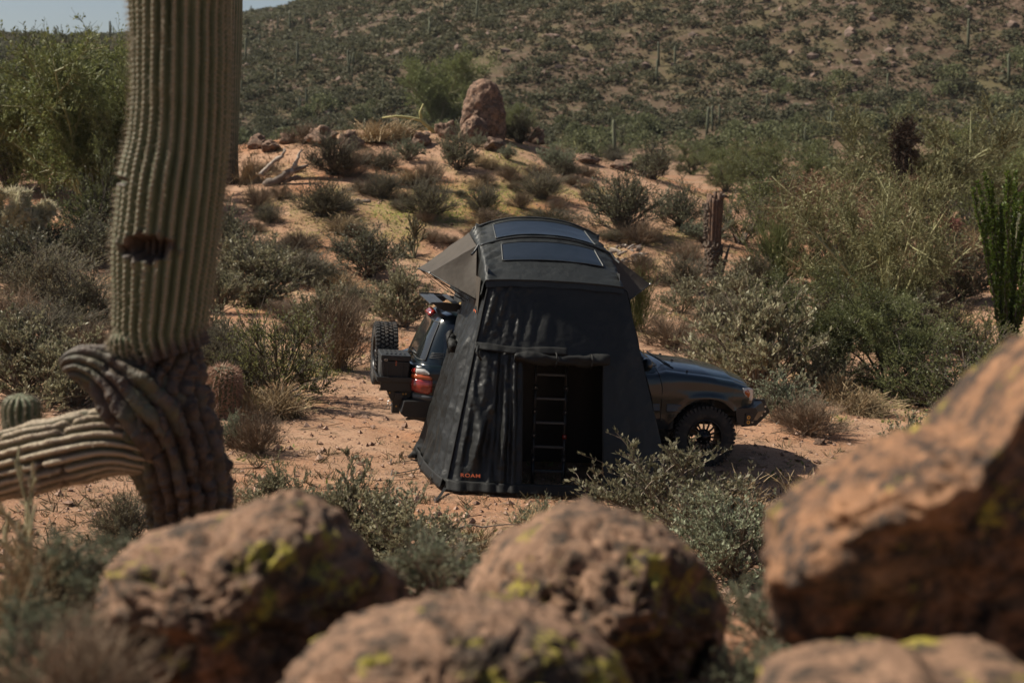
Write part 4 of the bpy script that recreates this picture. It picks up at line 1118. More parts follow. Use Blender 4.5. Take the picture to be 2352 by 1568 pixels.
    # thick arm lying out to the left, its skin cracked into slabs
    P = pts([(395, 1050, -.02), (330, 1030, -.12), (255, 1016, -.17), (175, 1030, -.16), (85, 1052, -.1), (0, 1072, -.02), (-120, 1090, .1), (-260, 1050, .2), (-330, 930, .25), (-340, 720, .25), (-340, 660, .25)])
    Rr = np.array([52, 68, 80, 84, 84, 82, 84, 90, 90, 80, 10]) * k
    V, cre, D = sweep(P, Rr, 21, .26, 300, 8, twist=.35, sharp=.55, wob=.06, sd=19)
    u = np.linspace(0, 1, 300)[:, None] * 26
    rib = (np.arange(V.shape[1]) / 8 + .5).astype(int)[None] % 21
    cell = u * (1 + .25 * np.sin(rib * 1.7)) + 1.9 * np.sin(rib * 2.4) + 1.3 * np.sin(rib * 5.1) + .5 * n2(u, rib * 1.0, 1.5, 2, 12)
    crack = np.exp(-(((cell / 4.6) % 1 - .5) / .035) ** 2) * (np.sin(rib * 3.3 + np.floor(cell / 4.6) * 2.1) > -.5)
    V = V - D * (.045 * crack)[..., None] + D * (.010 * fbm(V.reshape(-1, 3) * 8, 3, 43).reshape(cre.shape))[..., None]
    cork = np.clip(crack * .9 + .55 * sst(.35, .75, fbm(V.reshape(-1, 3) * 7, 3, 23).reshape(cre.shape) + .2), 0, 1)
    obj('arm', ring_mesh('arm', V, {'crest': np.clip(cre * 1.09, 0, 1), 'cork': cork}, M_arm), t)
    W, Q, A = spines(V, D, 21, 8, 3, 3, .022, r, .0012)
    obj('arm_spines', mesh('arm_spines', W, Q, None, M_spine, False, {'rnd': A}), t)
    # young round arms
    for nm, L, R0, sd in (('young_arm', [(50, 1010, .12), (50, 975, .14), (48, 935, .15), (47, 915, .15), (47, 904, .15)], [38, 44, 45, 36, 6], 25),
                          ('young_arm', [(288, 830, -.14), (283, 806, -.16), (280, 785, -.17), (278, 772, -.17), (278, 764, -.17)], [24, 31, 33, 24, 4], 27)):
        V, cre, D = sweep(pts(L), np.array(R0) * k, 15, .24, 60, 8, sharp=.7, sd=sd)
        o = obj(nm, ring_mesh(nm, V, {'crest': cre, 'cork': np.zeros(cre.shape)}, M_sag), t)
        W, Q, A = spines(V, D, 15, 8, 3, 5, .024, r, .0013)
        obj('spines', mesh('spines', W, Q, None, M_spine, False, {'rnd': A}), o)
giant_saguaro()

def plain_saguaro(px, py, hpx, wpx, label, lean=0.0, ribs=18):
    p = ground(px, py); k = p[1] / FPX; h = hpx * k; rd = wpx * k / 2
    t = thing('saguaro_cactus', label, 'cactus', None, p)
    P = np.array([[0, 0, -.1], [0.02 * lean, 0, h * .12], [lean * .3, 0, h * .35], [lean * .6, 0, h * .6], [lean * .9, 0, h * .9], [lean, 0, h * .985], [lean, 0, h]])
    V, cre, D = sweep(P, np.array([1.0, .85, .9, 1, .95, .6, .08]) * rd, ribs, .16, 150, 8, sharp=.75, wob=.02, sd=33)
    ck = (1 - sst(.02, .3, np.linspace(0, 1, 150)))[:, None] * np.ones(V.shape[1]) * .9
    obj('stem', ring_mesh('stem', V, {'crest': cre, 'cork': ck}, M_sag), t)
    r = np.random.default_rng(8)
    W, Q, A = spines(V, D, ribs, 8, 3, 2, .04, r, .003)
    obj('spines', mesh('spines', W, Q, None, M_spine, False, {'rnd': A}), t)
plain_saguaro(533, 422, 560, 36, 'second saguaro standing behind the right side of the giant one', .36)
plain_saguaro(2338, 640, 150, 22, 'saguaro half cut by the right edge behind the ocotillo', 0, 14)
plain_saguaro(2352, 660, 90, 16, 'small saguaro at the right edge beside the half cut one', 0, 12)

def barrel():
    p = ground(516, 958); k = p[1] / FPX; h = 122 * k; rd = 37 * k
    t = thing('barrel_cactus', 'barrel cactus with red spines right of the saguaro foot', 'cactus', None, p)
    P = np.array([[0, 0, -.05], [0, 0, h * .25], [0, 0, h * .55], [0, 0, h * .8], [0, 0, h * .94], [0, 0, h]])
    V, cre, D = sweep(P, np.array([.85, .95, 1, .93, .66, .1]) * rd, 20, .26, 90, 8, sharp=.7, twist=.3, sd=35)
    obj('stem', ring_mesh('stem', V, {'crest': cre * .9, 'cork': np.zeros(cre.shape)}, M_sag), t)
    r = np.random.default_rng(6)
    W, Q, A = spines(V, D, 20, 8, 3, 9, .075, r, .0045)
    obj('spines', mesh('spines', W, Q, None, M_spine_red, False, {'rnd': A}), t)
barrel()

def cholla(px, py, hpx, label, mstem, mspine, sd, wide=.7, nb=34, thick=.035, nsp=5000, sl=.05, Y=None, lev=.22):
    p = ground(px, py) if Y is None else at_y(px, py, Y)
    if Y is not None: p[2] = float(H(p[0], p[1]))
    k = p[1] / FPX; h = hpx * k if Y is None else (CAMZ + ray(px, py - hpx)[2] / ray(px, py - hpx)[1] * Y - p[2])
    t = thing('cholla_cactus', label, 'cactus', None, p); t.scale = (h, h, h)
    r = np.random.default_rng(sd)
    s = dome_stems(r, 7, wide * .7, .8, k=7, kmin=.6, out=.7)
    a = children(s, nb, r, lev, .9, .45, .35, k=5, bend=.15)
    b = children(a, nb * 2, r, lev * .6, 1.0, .45, .4, k=4, bend=.1)
    S = join([rr(tubes(s, thick * 1.2, thick * .8, 7), r), rr(tubes(a, thick * .85, thick * .7, 7), r), rr(tubes(b, thick * .75, thick * .6, 7), r)])
    obj('stems', mesh('cholla_stems', S[0], S[1], None, mstem, True, {'rnd': S[2]}), t)
    VS = [leaves(a, nsp // 2, r, sl * 1.4, sl * .16, .1, 0, .2), leaves(b, nsp, r, sl * 1.4, sl * .16, .1, 0, .2)]
    L = join(VS)
    obj('spines', mesh('cholla_spines', L[0], L[1], None, mspine, False, {'rnd': L[2]}), t)
M_chstem = leafmat('cholla_stem', (.20, .185, .10), (.34, .30, .18), 0, .8)
M_chdark = leafmat('dark_cholla_stem', (.065, .06, .032), (.13, .115, .065), 0, .8)
M_chdead = leafmat('cholla_trunk', (.12, .06, .035), (.20, .11, .06), 0, .9)
cholla(36, 606, 198, 'pale spiny cholla with a dark orange trunk at the left edge', M_chstem, M_spine_pale, 3, .60, 46, .055, 14000, .06)
cholla(950, 592, 82, 'dark staghorn cholla left above the tent awning', M_chdark, M_brown, 5, .95, 60, .022, 2500, .03, lev=.3)
cholla(70, 1330, 230, 'grey staghorn cholla under the horizontal saguaro arm at the left edge', M_chstem, M_spine, 9, .8, 16, .02, 1800, .03, Y=6.6, lev=.3)

def ocotillo():
    p = ground(2312, 822); k = p[1] / FPX; h = 425 * k
    t = thing('ocotillo', 'ocotillo with tall green wands at the right edge', 'shrub', None, p)
    r = np.random.default_rng(12)
    n = 26; kk = 9; u = np.linspace(0, 1, kk)
    ph = r.random(n) * 6.283; s = .10 + .26 * r.random(n); L_ = h * (.62 + .40 * r.random(n) ** .8)
    bx = np.stack([np.cos(ph), np.sin(ph), 0 * ph], 1)
    P = bx[:, None] * (.05 + (s * L_)[:, None, None] * (u ** 1.1)[None, :, None] * .75) + np.array([0, 0, 1.]) * (L_[:, None] * u[None])[..., None]
    P = P + r.normal(size=P.shape) * .025 * np.array([1, 1, .2])
    S = rr(tubes(P, .028, .012, 5), r)
    obj('stems', mesh('wands', S[0], S[1], None, M_dark, True, {'rnd': S[2]}), t)
    L = leaves(P, 22000, r, .085, .05, .35, .05, .5)
    M_oc = leafmat('ocotillo_leaf', (.056, .092, .015), (.135, .185, .035), .35, .5)
    obj('leaves', mesh('ocotillo_leaves', L[0], L[1], None, M_oc, False, {'rnd': L[2]}), t)
ocotillo()

# dead wood
M_deadpale = mat('bleached_wood', (.36, .30, .25), (.22, .18, .15), 14, .85, .5, 50)
M_deaddark = mat('weathered_wood', (.10, .075, .06), (.17, .13, .105), 10, .9, .6, 40)
def limb(mb, L, Y, r0, r1, sides=9, n=18, sd=0):
    P = np.array([at_y(px, py, Y + d) for px, py, d in L]); s = np.linspace(0, len(P) - 1, n)
    Q = np.stack([np.interp(s, np.arange(len(P)), P[:, i]) for i in range(3)], 1)
    Q += .02 * np.random.default_rng(sd).normal(size=Q.shape)
    mb.tube(Q, np.linspace(r0, r1, n) * (1 + .15 * np.random.default_rng(sd + 1).normal(size=n)), sides)
p = ground(640, 425); Y = p[1]
t = thing('dead_log', 'bleached dead log with forked limbs beside the second saguaro', 'log', None, p)
b = MB(); limb(b, [(600, 402, .1), (628, 372, .1), (648, 360, .0), (656, 343, 0)], Y, .10, .045, sd=2); b.build('limb', M_deadpale, t, p, True)
b = MB(); limb(b, [(655, 408, 0), (672, 392, 0), (683, 365, 0), (692, 342, .1)], Y, .12, .035, sd=4); b.build('limb', M_deadpale, t, p, True)
b = MB(); limb(b, [(610, 425, 0), (640, 412, 0), (668, 394, 0), (690, 388, .1), (706, 380, .2)], Y, .19, .05, sd=6); limb(b, [(640, 415, .1), (668, 412, .1), (690, 405, 0)], Y, .14, .05, sd=8)
b.build('trunk', M_deaddark, t, p, True)
p = ground(830, 468); b = MB(); limb(b, [(806, 466, 0), (826, 463, 0), (852, 462, -.1)], p[1], .10, .05, sd=9)
o = b.build('dead_branch', M_deaddark, None, None, True); tag(o, 'short dead branch lying on the green patch of the knoll', 'branch')
p = ground(1790, 762)
for i, (L, lab) in enumerate([([(1640, 772, 0), (1690, 768, 0), (1730, 775, .1)], 'thin dark stick lying on the slope behind the bonnet'),
                              ([(880, 1248, 0), (950, 1240, 0), (1040, 1212, 0), (1190, 1200, 0)], 'long bare twig arching over the grass in front of the tent')]):
    q = ground(L[1][0], L[1][1] + (0 if i == 0 else 60)); b = MB(); limb(b, L, q[1], .03 if i == 0 else .012, .012 if i == 0 else .006, 6, sd=i + 20)
    o = b.build('dead_branch', M_deaddark, None, None, True); tag(o, lab, 'branch')
b = MB()
P = np.array([at_y(868, 262, 57), at_y(905, 258, 57), at_y(938, 262, 57.2), at_y(965, 268, 57.4), at_y(1000, 300, 57.5)])
p = ground(1000, 306)
pp = P - P[-1] + p
b.tube(pp, [.03, .05, .06, .08, .1], 8)
b.tube(np.array([pp[3], pp[3] + [-.05, 0, .35], pp[3] + [.1, 0, .7]]), [.07, .05, .035], 8)
o = b.build('dead_branch', leafmat('yellow_dead_wood', (.33, .30, .13), (.36, .33, .16), 0, .8), None, None, True); tag(o, 'pale yellow dead branch sticking out left of the standing rock', 'branch')

def dead_post():
    p = ground(1636, 636); k = p[1] / FPX; h = 196 * k; R = 17.5 * k
    t = thing('dead_saguaro', 'dead saguaro trunk standing bare with split brown ribs', 'dead cactus', None, p)
    Mr = mat('saguaro_rib', (.13, .068, .038), (.06, .036, .025), 9, .85, .4, 30); Mb = mat('saguaro_bark', (.055, .04, .03), (.12, .085, .06), 14, .95, .8, 30)
    r = np.random.default_rng(4)
    for i in range(13):
        a = i * 2 * math.pi / 13; b = MB(); u = np.linspace(-.03, .9 + .1 * r.random(), 14)
        q = np.stack([np.cos(a) * R * (.8 + .05 * np.sin(u * 9 + i)), np.sin(a) * R * (.8 + .05 * np.cos(u * 7 + i)), u * h], 1); q[:, 0] += .02 * h * u
        b.tube(q, R * .26 * (1 + .12 * r.normal(size=14)), 6); b.build('rib', Mr, t, None, True)
    def skin(a0, a1, z0, z1, nm, off):
        A = np.linspace(a0, a1, 14); Z = np.linspace(z0, z1, 22)
        g = np.zeros((22, 14, 3)); ra = R * (1.02 + off + .16 * r.normal(size=(22, 14)))
        jag = .05 * h * r.random(14)
        g[..., 0] = np.cos(A) * ra + .02 * h * (Z[:, None] / h); g[..., 1] = np.sin(A) * ra; g[..., 2] = Z[:, None] + np.where(np.arange(22)[:, None] == 21, jag, 0)
        b = MB(); b.grid(g); o = b.build(nm, Mb, t); s = o.modifiers.new('thick', 'SOLIDIFY'); s.thickness = R * .18
    skin(2.3, 4.9, -.05 * h, .40 * h, 'bark', .1); skin(4.2, 6.6, -.05 * h, .36 * h, 'bark', .12); skin(2.6, 3.7, .45 * h, .82 * h, 'bark', .18); skin(.2, 2.6, -.05 * h, .3 * h, 'bark', .1)
    b = MB(); b.tube(np.array([[R * .7, -R * .4, h * .9], [R * 1.3, -R * .5, h * .95], [R * 1.9, -R * .3, h * .93]]), [R * .4, R * .3, R * .1], 7); b.build('bark', Mb, t, None, True)
    b = MB(); b.tube(np.array([[R * .9, -R * .6, 0], [R * 1.6, -R * .4, h * .2], [R * 2.3, 0, h * .4]]), [R * .35, R * .25, R * .05], 6); b.build('splinter', Mb, t, None, True)
dead_post()

p = ground(1440, 603)
t = thing('wood_pile', 'heap of broken wood and cactus ribs behind the right shoulder of the tent', 'wood pile', None, p)
r = np.random.default_rng(22); k = p[1] / FPX
for i in range(46):
    x = (r.random() - .5) * 125 * k; z = max(0, 42 * k * (1 - (x / (65 * k)) ** 2)) * r.random()
    l = (8 + 20 * r.random()) * k; a = r.random() * 6.28; e = r.normal() * .3
    c = np.array([x, (r.random() - .5) * .9, z + .03 + .0]); d = np.array([math.cos(a) * math.cos(e), math.sin(a) * math.cos(e), math.sin(e)]) * l / 2
    q = np.array([c - d, c + [0, 0, .01], c + d]); q[:, 2] += float(H(p[0] + x, p[1] + c[1])) - p[2]
    b = MB(); b.tube(q, np.array([3.2, 3.6, 2.8]) * k * (.6 + .7 * r.random()), 7); b.build('log', M_deadpale if r.random() < .4 else M_deaddark, t)

# ------------------------------------------------------------------ the car (own frame: x forward, y left, z up, origin under the front axle)
def framed(name, label, cat, base, group=None):
    t = thing(name, label, cat, group)
    t.matrix_world = CAR @ Matrix.Translation(base)
    t.rotation_mode = 'XYZ'
    return t
M_paint = mat('dark_paint', (.007, .014, .019), (.005, .010, .014), 3, .3, spec=.2, coat=.85)
M_trim = mat('grey_trim', (.055, .058, .06), (.042, .045, .047), 6, .45)
M_blackp = mat('black_plastic', (.012, .013, .014), (.018, .019, .02), 12, .55, .1, 90)
M_steel = mat('black_steel', (.014, .014, .014), (.022, .021, .02), 8, .42, .15, 60)
M_glass = mat('dark_glass', (.010, .012, .013), (.014, .016, .016), 2, .04, spec=.9)
M_rubber = mat('tyre_rubber', (.014, .014, .014), (.022, .02, .018), 9, .75, .3, 60, c3=(.055, .042, .032), s3=7)
M_rim = mat('black_alloy', (.010, .010, .011), (.014, .014, .015), 5, .35, metal=.4)
M_red = mat('red_lens', (.30, .022, .014), (.22, .015, .01), 14, .12, coat=1)
M_amber = mat('amber_lens', (.40, .075, .012), (.32, .055, .01), 14, .12, coat=1)
M_clear = mat('clear_lens', (.55, .53, .50), (.38, .37, .36), 22, .1, coat=1)
M_brass = mat('brass_bolt', (.45, .30, .10), (.34, .22, .07), 20, .3, metal=.9)
M_zinc = mat('zinc_bolt', (.5, .48, .44), (.36, .35, .33), 20, .35, metal=.8)
M_orange = mat('orange_print', (.85, .20, .075), (.78, .18, .07), 20, .7)
M_alu = mat('grey_aluminium', (.10, .105, .11), (.07, .073, .078), 9, .4, metal=.6)

CB = (-1.45, 0, 0)
car = framed('off_road_car', 'black off road car with big tyres, half hidden behind the tent room', 'car', CB)
W_X = [-4.045, -4.04, -4.02, -3.97, -3.9, -3.8, -3.6, -3.0, -1, -.3, .2, .45, .6, .7, .78, .85, .91, .945, .95]
W_Y = [0, .50, .74, .83, .885, .925, .95, .955, .955, .955, .955, .94, .90, .855, .785, .68, .52, .25, 0]
def wid(x): return np.interp(x, W_X, W_Y)
def zsh(x): return np.interp(x, [-4.1, -3.9, -.7, -.52, .09, .47, .74, .86, .95], [1.22, 1.25, 1.27, 1.325, 1.275, 1.22, 1.135, 1.05, .95])
def zbot(x):
    z = np.interp(x, [-4.1, -3.35, -3.3, -.44, -.40, .45, .6, 1.0], [.80, .80, .52, .52, .54, .80, .84, .84])
    for c in (.09, -2.76):
        d = .53 ** 2 - (x - c) ** 2
        z = np.where(d > 0, np.maximum(z, .43 + np.sqrt(np.maximum(d, 0))), z)
    return z
xs = np.unique(np.r_[np.linspace(-4.045, -3.6, 24), np.linspace(-3.6, -.7, 60), np.linspace(-.7, .95, 90)])
def section(x):
    w, zb, zs = float(wid(x)), float(zbot(x)), float(zsh(x))
    hood = float(sst(-.75, -.5, x))
    f = np.linspace(0, 1, 9)
    z = zb + (zs - .07 - zb) * f
    y = w - .035 * np.clip((.75 - z) / .3, 0, 1) ** 2 - .03 * np.clip((z - .95) / .35, 0, 1) ** 2 + .012 * np.exp(-((z - .98) / .05) ** 2)
    flare = .022 * np.exp(-((np.hypot(x - .09, z - .43) - .55) / .035) ** 2)
    y = np.minimum(y + flare, y + .03) * (w > .01)
    pts = list(zip(y, z))
    yt = max(y[-1], 0)
    inn = .10 * hood + .05 * (1 - hood)
    pts += [(max(yt - inn * .3, 0), zs - .03), (max(yt - inn, 0), zs), (max(yt - inn - .012, 0), zs - .006 * hood), (max(yt - inn - .024, 0), zs + .004 * hood)]
    y0 = max(yt - inn - .024, 0)
    for g in (.75, .5, .25, 0):
        pts.append((y0 * g, zs + .004 * hood + hood * (.075 * (1 - g ** 2) + .012 * math.exp(-((g - .55) / .12) ** 2))))
    return np.array(pts)
S_ = np.array([section(x) for x in xs])
G = np.zeros((len(xs), S_.shape[1] * 2 - 1, 3))
nh = S_.shape[1]
G[:, :, 0] = xs[:, None]
G[:, :nh, 1] = -S_[:, :, 0]; G[:, :nh, 2] = S_[:, :, 1]
G[:, nh:, 1] = S_[:, ::-1, 0][:, 1:]; G[:, nh:, 2] = S_[:, ::-1, 1][:, 1:]
b = MB(); b.grid(G[:, ::-1]); b.build('body', M_paint, car, CB, True)

# cabin: rings of rounded rectangles
RZ = [1.20, 1.28, 1.36, 1.48, 1.60, 1.72, 1.80, 1.86, 1.91, 1.945, 1.965]
RR = [-4.00, -3.945, -3.915, -3.87, -3.82, -3.765, -3.73, -3.69, -3.61, -3.48, -3.25]
RF = [-.38, -.48, -.58, -.73, -.87, -1.02, -1.12, -1.22, -1.36, -1.6, -1.9]
RW = [.875, .868, .86, .835, .805, .775, .75, .725, .68, .60, .48]
def ring(z, u, e=7.0):
    xr, xf, w = np.interp(z, RZ, RR), np.interp(z, RZ, RF), np.interp(z, RZ, RW)
    c, s = np.cos(u), np.sin(u)
    k = (np.abs(c) ** e + np.abs(s) ** e) ** (-1 / e)
    return np.stack([(xr + xf) / 2 + (xf - xr) / 2 * c * k, w * s * k, np.broadcast_to(z, u.shape)], -1)
u = np.linspace(0, 2 * math.pi, 120, endpoint=False)
u = u + .0
G = np.array([ring(z, u) for z in np.linspace(1.20, 1.965, 40)])
b = MB(); b.grid(G, True)
n0 = b.n; top = G[-1]; b.add(np.r_[top, [[-2.5, 0, 1.98]]], None, [[120, i, (i + 1) % 120] for i in range(120)])
b.build('cabin', M_paint, car, CB, True)

def cab_x(y, z, rear=True, e=7.0):
    xr, xf, w = np.interp(z, RZ, RR), np.interp(z, RZ, RF), np.interp(z, RZ, RW)
    k = np.maximum(1 - np.abs(y / w) ** e, 1e-4) ** (1 / e)
    return (xr + xf) / 2 + (xf - xr) / 2 * (-k if rear else k)
def cab_y(x, z, side=-1, e=7.0):
    xr, xf, w = np.interp(z, RZ, RR), np.interp(z, RZ, RF), np.interp(z, RZ, RW)
    k = np.maximum(1 - np.abs((x - (xr + xf) / 2) / ((xf - xr) / 2)) ** e, 1e-4) ** (1 / e)
    return side * w * k
# rear glass, windscreen and side glass: real panes a few millimetres proud of the shell
def pane(name, rear=True):
    z = np.linspace(1.30 if rear else 1.36, 1.81 if rear else 1.86, 14); G = np.zeros((14, 21, 3))
    for i, zz in enumerate(z):
        hw = np.interp(zz, RZ, RW) - (.125 if rear else .09)
        y = np.linspace(-hw, hw, 21); G[i, :, 0] = cab_x(y, zz, rear) + (-.006 if rear else .006); G[i, :, 1] = y; G[i, :, 2] = zz
    b = MB(); b.grid(G if rear else G[:, ::-1]); o = b.build(name, M_glass, car, CB, True)
    rim = np.r_[G[0], G[1:, -1], G[-1, ::-1][1:], G[::-1, 0][1:]]
    b = MB(); b.tube(rim, .009, 6); b.build('seal', M_blackp, o, None, True).location = Vector((0, 0, 0)) - Vector(CB)
    return o
pane('rear_window', True); pane('windscreen', False)
for side in (-1, 1):
    for x0, x1 in ((-3.62, -2.78), (-2.66, -1.86), (-1.78, -1.0)):
        z = np.linspace(1.33, 1.80, 10); G = np.zeros((10, 12, 3))
        for i, zz in enumerate(z):
            xe = min(x1, np.interp(zz, RZ, RF) - .12)
            x = np.linspace(max(x0, np.interp(zz, RZ, RR) + .16), xe, 12)
            G[i, :, 0] = x; G[i, :, 1] = cab_y(x, zz, side) + side * .005; G[i, :, 2] = zz
        b = MB(); b.grid(G); b.build('side_window', M_glass, car, CB, True)
# wiper on the rear glass, high stop lamp
b = MB(); q = np.array([[cab_x(y, z) - .03, y, z] for y, z in ((.18, 1.27), (-.1, 1.335), (-.50, 1.36))]); b.tube(q, .012, 6)
b.tube(np.array([[cab_x(y, z) - .018, y, z] for y, z in ((.25, 1.345), (-.1, 1.35), (-.52, 1.345))]), .008, 5); b.build('rear_wiper', M_blackp, car, CB, True)
G = np.zeros((4, 9, 3))
for i, zz in enumerate((1.835, 1.855, 1.875, 1.895)):
    y = np.linspace(-.23, .23, 9); G[i, :, 0] = cab_x(y, zz) - .035; G[i, :, 1] = y; G[i, :, 2] = zz
b = MB(); b.grid(G); o = b.build('stop_lamp', M_red, car, CB, True); s = o.modifiers.new('thick', 'SOLIDIFY'); s.thickness = .05; s.offset = -1
# rear side vent louvre
vent = None
for k_ in range(4):
    z0 = 1.345 + .022 * k_; x = np.linspace(-3.80 + .01 * k_, -3.58, 6)
    q = np.stack([x, -np.interp(x, W_X, W_Y) + .085 + 0 * x, 0 * x + z0], 1); q[:, 1] = cab_y(x, z0) - .006
    b = MB(); b.tube(q, .006, 5); b.build('vent_slat', M_blackp, car, CB, True)

# lamps that follow the corner of the body
def corner(x): return -wid(x)
def lamp(name, xa, xb, za, zb, m, off, parent=car, n=14, top=None, bot=None, base=CB):
    x = np.linspace(xa, xb, n); G = np.zeros((8, n, 3))
    t0 = np.interp(x, *top) if top else np.full(n, zb); b0 = np.interp(x, *bot) if bot else np.full(n, za)
    for i, f in enumerate(np.linspace(0, 1, 8)):
        z = b0 + (t0 - b0) * f
        bulge = off * (.4 + .6 * math.sin(math.pi * max(.08, min(.92, f))))
        dw = np.gradient(wid(x), x); nn = nrm(np.stack([-dw, np.ones(n)], 1))
        y = wid(x) - .03 * np.clip((z - .95) / .35, 0, 1) ** 2
        G[i, :, 0] = x + nn[:, 0] * bulge * (1 if xa > 0 else 1); G[i, :, 1] = -(y + nn[:, 1] * bulge); G[i, :, 2] = z
    b = MB(); b.grid(G); o = b.build(name, m, parent, base, True)
    s = o.modifiers.new('thick', 'SOLIDIFY'); s.thickness = .03; s.offset = -1
    return o
tl = lamp('tail_light', -4.012, -3.755, .88, 1.04, M_red, .022, top=([-4.02, -3.75], [1.06, 1.06]), bot=([-4.02, -3.95, -3.80, -3.755], [.90, .885, .875, .91]))
for nm, m, tz, bz in (('amber_lens', M_amber, ([-4.02, -3.79, -3.765], [1.125, 1.125, 1.10]), ([-4.02, -3.75], [1.065, 1.065])), ('clear_lens', M_clear, ([-3.96, -3.86, -3.80], [1.205, 1.205, 1.165]), ([-4.02, -3.75], [1.135, 1.135]))):
    o = lamp(nm, -4.012 if 'amber' in nm else -3.965, -3.762 if 'amber' in nm else -3.80, 0, 0, m, .022, car, 12, tz, bz)
    o.parent = tl
o = lamp('red_lens', -4.012, -3.97, 0, 0, M_red, .022, tl, 6, ([-4.02, -3.96], [1.19, 1.205]), ([-4.02, -3.9], [1.135, 1.135]))
hl = lamp('headlight', .60, .80, .93, 1.12, M_clear, .012, top=([.58, .72, .8], [1.125, 1.125, 1.10]), bot=([.6, .70, .8], [1.07, .95, .925]))
o = lamp('indicator', .625, .715, 0, 0, M_amber, .016, hl, 10, ([.62, .69, .72], [1.10, 1.10, 1.07]), ([.62, .69, .72], [1.06, .99, .985]))
# mouldings along the doors and fenders
for xa, xb in ((-.50, -.30), (-3.2, -.60)):
    x = np.linspace(xa, xb, 12); G = []
    for f, o_ in ((.755, .0), (.765, .018), (.79, .022), (.795, .014), (.815, .022), (.82, .014), (.845, .022), (.865, .018), (.872, 0)):
        G.append(np.stack([x, -(wid(x) - .004 + o_), 0 * x + f], 1))
    b = MB(); b.grid(np.array(G)); b.build('side_moulding', M_trim, car, CB, True)
b = MB(); x = np.linspace(-4.0, -3.62, 12); b.grid(np.array([np.stack([x, -(wid(x) + o_), 0 * x + z], 1) for z, o_ in ((.78, 0), (.79, .02), (.85, .022), (.86, 0))])); b.build('side_moulding', M_trim, car, CB, True)
# door gap
b = MB(); b.tube(np.array([[-.70, -.90, 1.37], [-.63, -.925, 1.27], [-.58, -.955, 1.1], [-.575, -.962, .9], [-.575, -.95, .62]]), .006, 5); b.build('door_seam', M_blackp, car, CB)
# mirror
b = MB(); b.add(*(lambda V, T: (V * [.08, .13, .095] + [-.86, -1.06, 1.42], None, T))(*ico(3))); b.tube(np.array([[-.83, -.86, 1.33], [-.85, -.98, 1.36]]), [.04, .03], 8)
b.build('wing_mirror', M_paint, car, CB, True)
# wipers and cowl, aerial stub, washer jets
b = MB(); b.tube(np.array([[-.40, -.6, 1.36], [-.47, -.2, 1.40], [-.48, .3, 1.42]]), .012, 6); b.tube(np.array([[-.38, -.72, 1.34], [-.45, -.55, 1.37], [-.60, -.52, 1.46]]), .010, 6); b.build('windscreen_wiper', M_blackp, car, CB, True)
b = MB(); b.tube(np.array([[-.20, -.80, 1.28], [-.20, -.80, 1.33]]), .012, 8); b.build('aerial_base', M_blackp, car, CB)
for y in (-.3, .3):
    b = MB(); b.box((-.28, y, 1.395), (.03, .03, .02)); b.build('washer_jet', M_blackp, car, CB)
# front bumper of bent steel plate
PB = {-.92: [(.50, .84), (.80, .865), (.84, .80), (.78, .68), (.60, .61), (.54, .64)], -.55: [(.70, .865), (1.03, .885), (1.08, .76), (.98, .62), (.78, .55), (.70, .58)]}
st = [-.93, -.90, -.55, .55, .90, .93]; G = []
for y in st:
    a = np.array(PB[-.92] if abs(y) > .6 else PB[-.55]); sc = .97 if abs(y) == .93 else 1
    c = a.mean(0); a = c + (a - c) * sc
    G.append(np.c_[a[:, 0], np.full(6, y), a[:, 1]])
G = np.array(G); b = MB(); b.grid(G, True); b.add(np.r_[G[0], [G[0].mean(0)]], None, [[6, (i + 1) % 6, i] for i in range(6)]); b.add(np.r_[G[-1], [G[-1].mean(0)]], None, [[6, i, (i + 1) % 6] for i in range(6)])
b.build('front_bumper', M_steel, car, CB, bevel=.008)
for y in (-.42, .42):
    b = MB(); b.prism([(.92, .90), (1.10, .905), (1.20, .72), (1.02, .52), (.80, .49), (.78, .56)], y - .012, y + .012); b.build('bumper_plate', M_steel, car, CB, bevel=.004)
for x, z in ((1.125, .80), (1.125, .73), (1.08, .67), (.95, .57)):
    b = MB(); b.lathe([(0, -.438), (.016, -.437), (.016, -.43)], 12, 'y', (x, 0, z)); b.build('bolt', M_zinc, car, CB)
b = MB(); b.box((.70, -.935, .69), (.09, .02, .17)); b.build('bumper_bracket', M_steel, car, CB, bevel=.004)
for z in (.725, .655):
    b = MB(); b.lathe([(.012, -.95), (.026, -.951), (.026, -.945), (.012, -.945)], 14, 'y', (.70, 0, z)); b.build('brass_ring', M_brass, car, CB)
# inner wings, chassis, shock absorber
b = MB(); b.box((.1, 0, .93), (1.1, 1.3, .3)); b.box((-1.9, 0, .62), (3.1, 1.7, .24)); b.box((.1, .42, .58), (1.4, .1, .12)); b.box((.1, -.42, .58), (1.4, .1, .12)); b.tube(np.array([[.09, -.8, .42], [.09, .8, .42]]), .05, 10); b.tube(np.array([[-2.76, -.8, .42], [-2.76, .8, .42]]), .06, 10)
b.build('chassis', M_blackp, car, CB)
b = MB(); b.tube(np.array([[.24, -.70, .62], [.24, -.70, .98]]), .028, 10); b.build('shock_absorber', M_alu, car, CB, True)
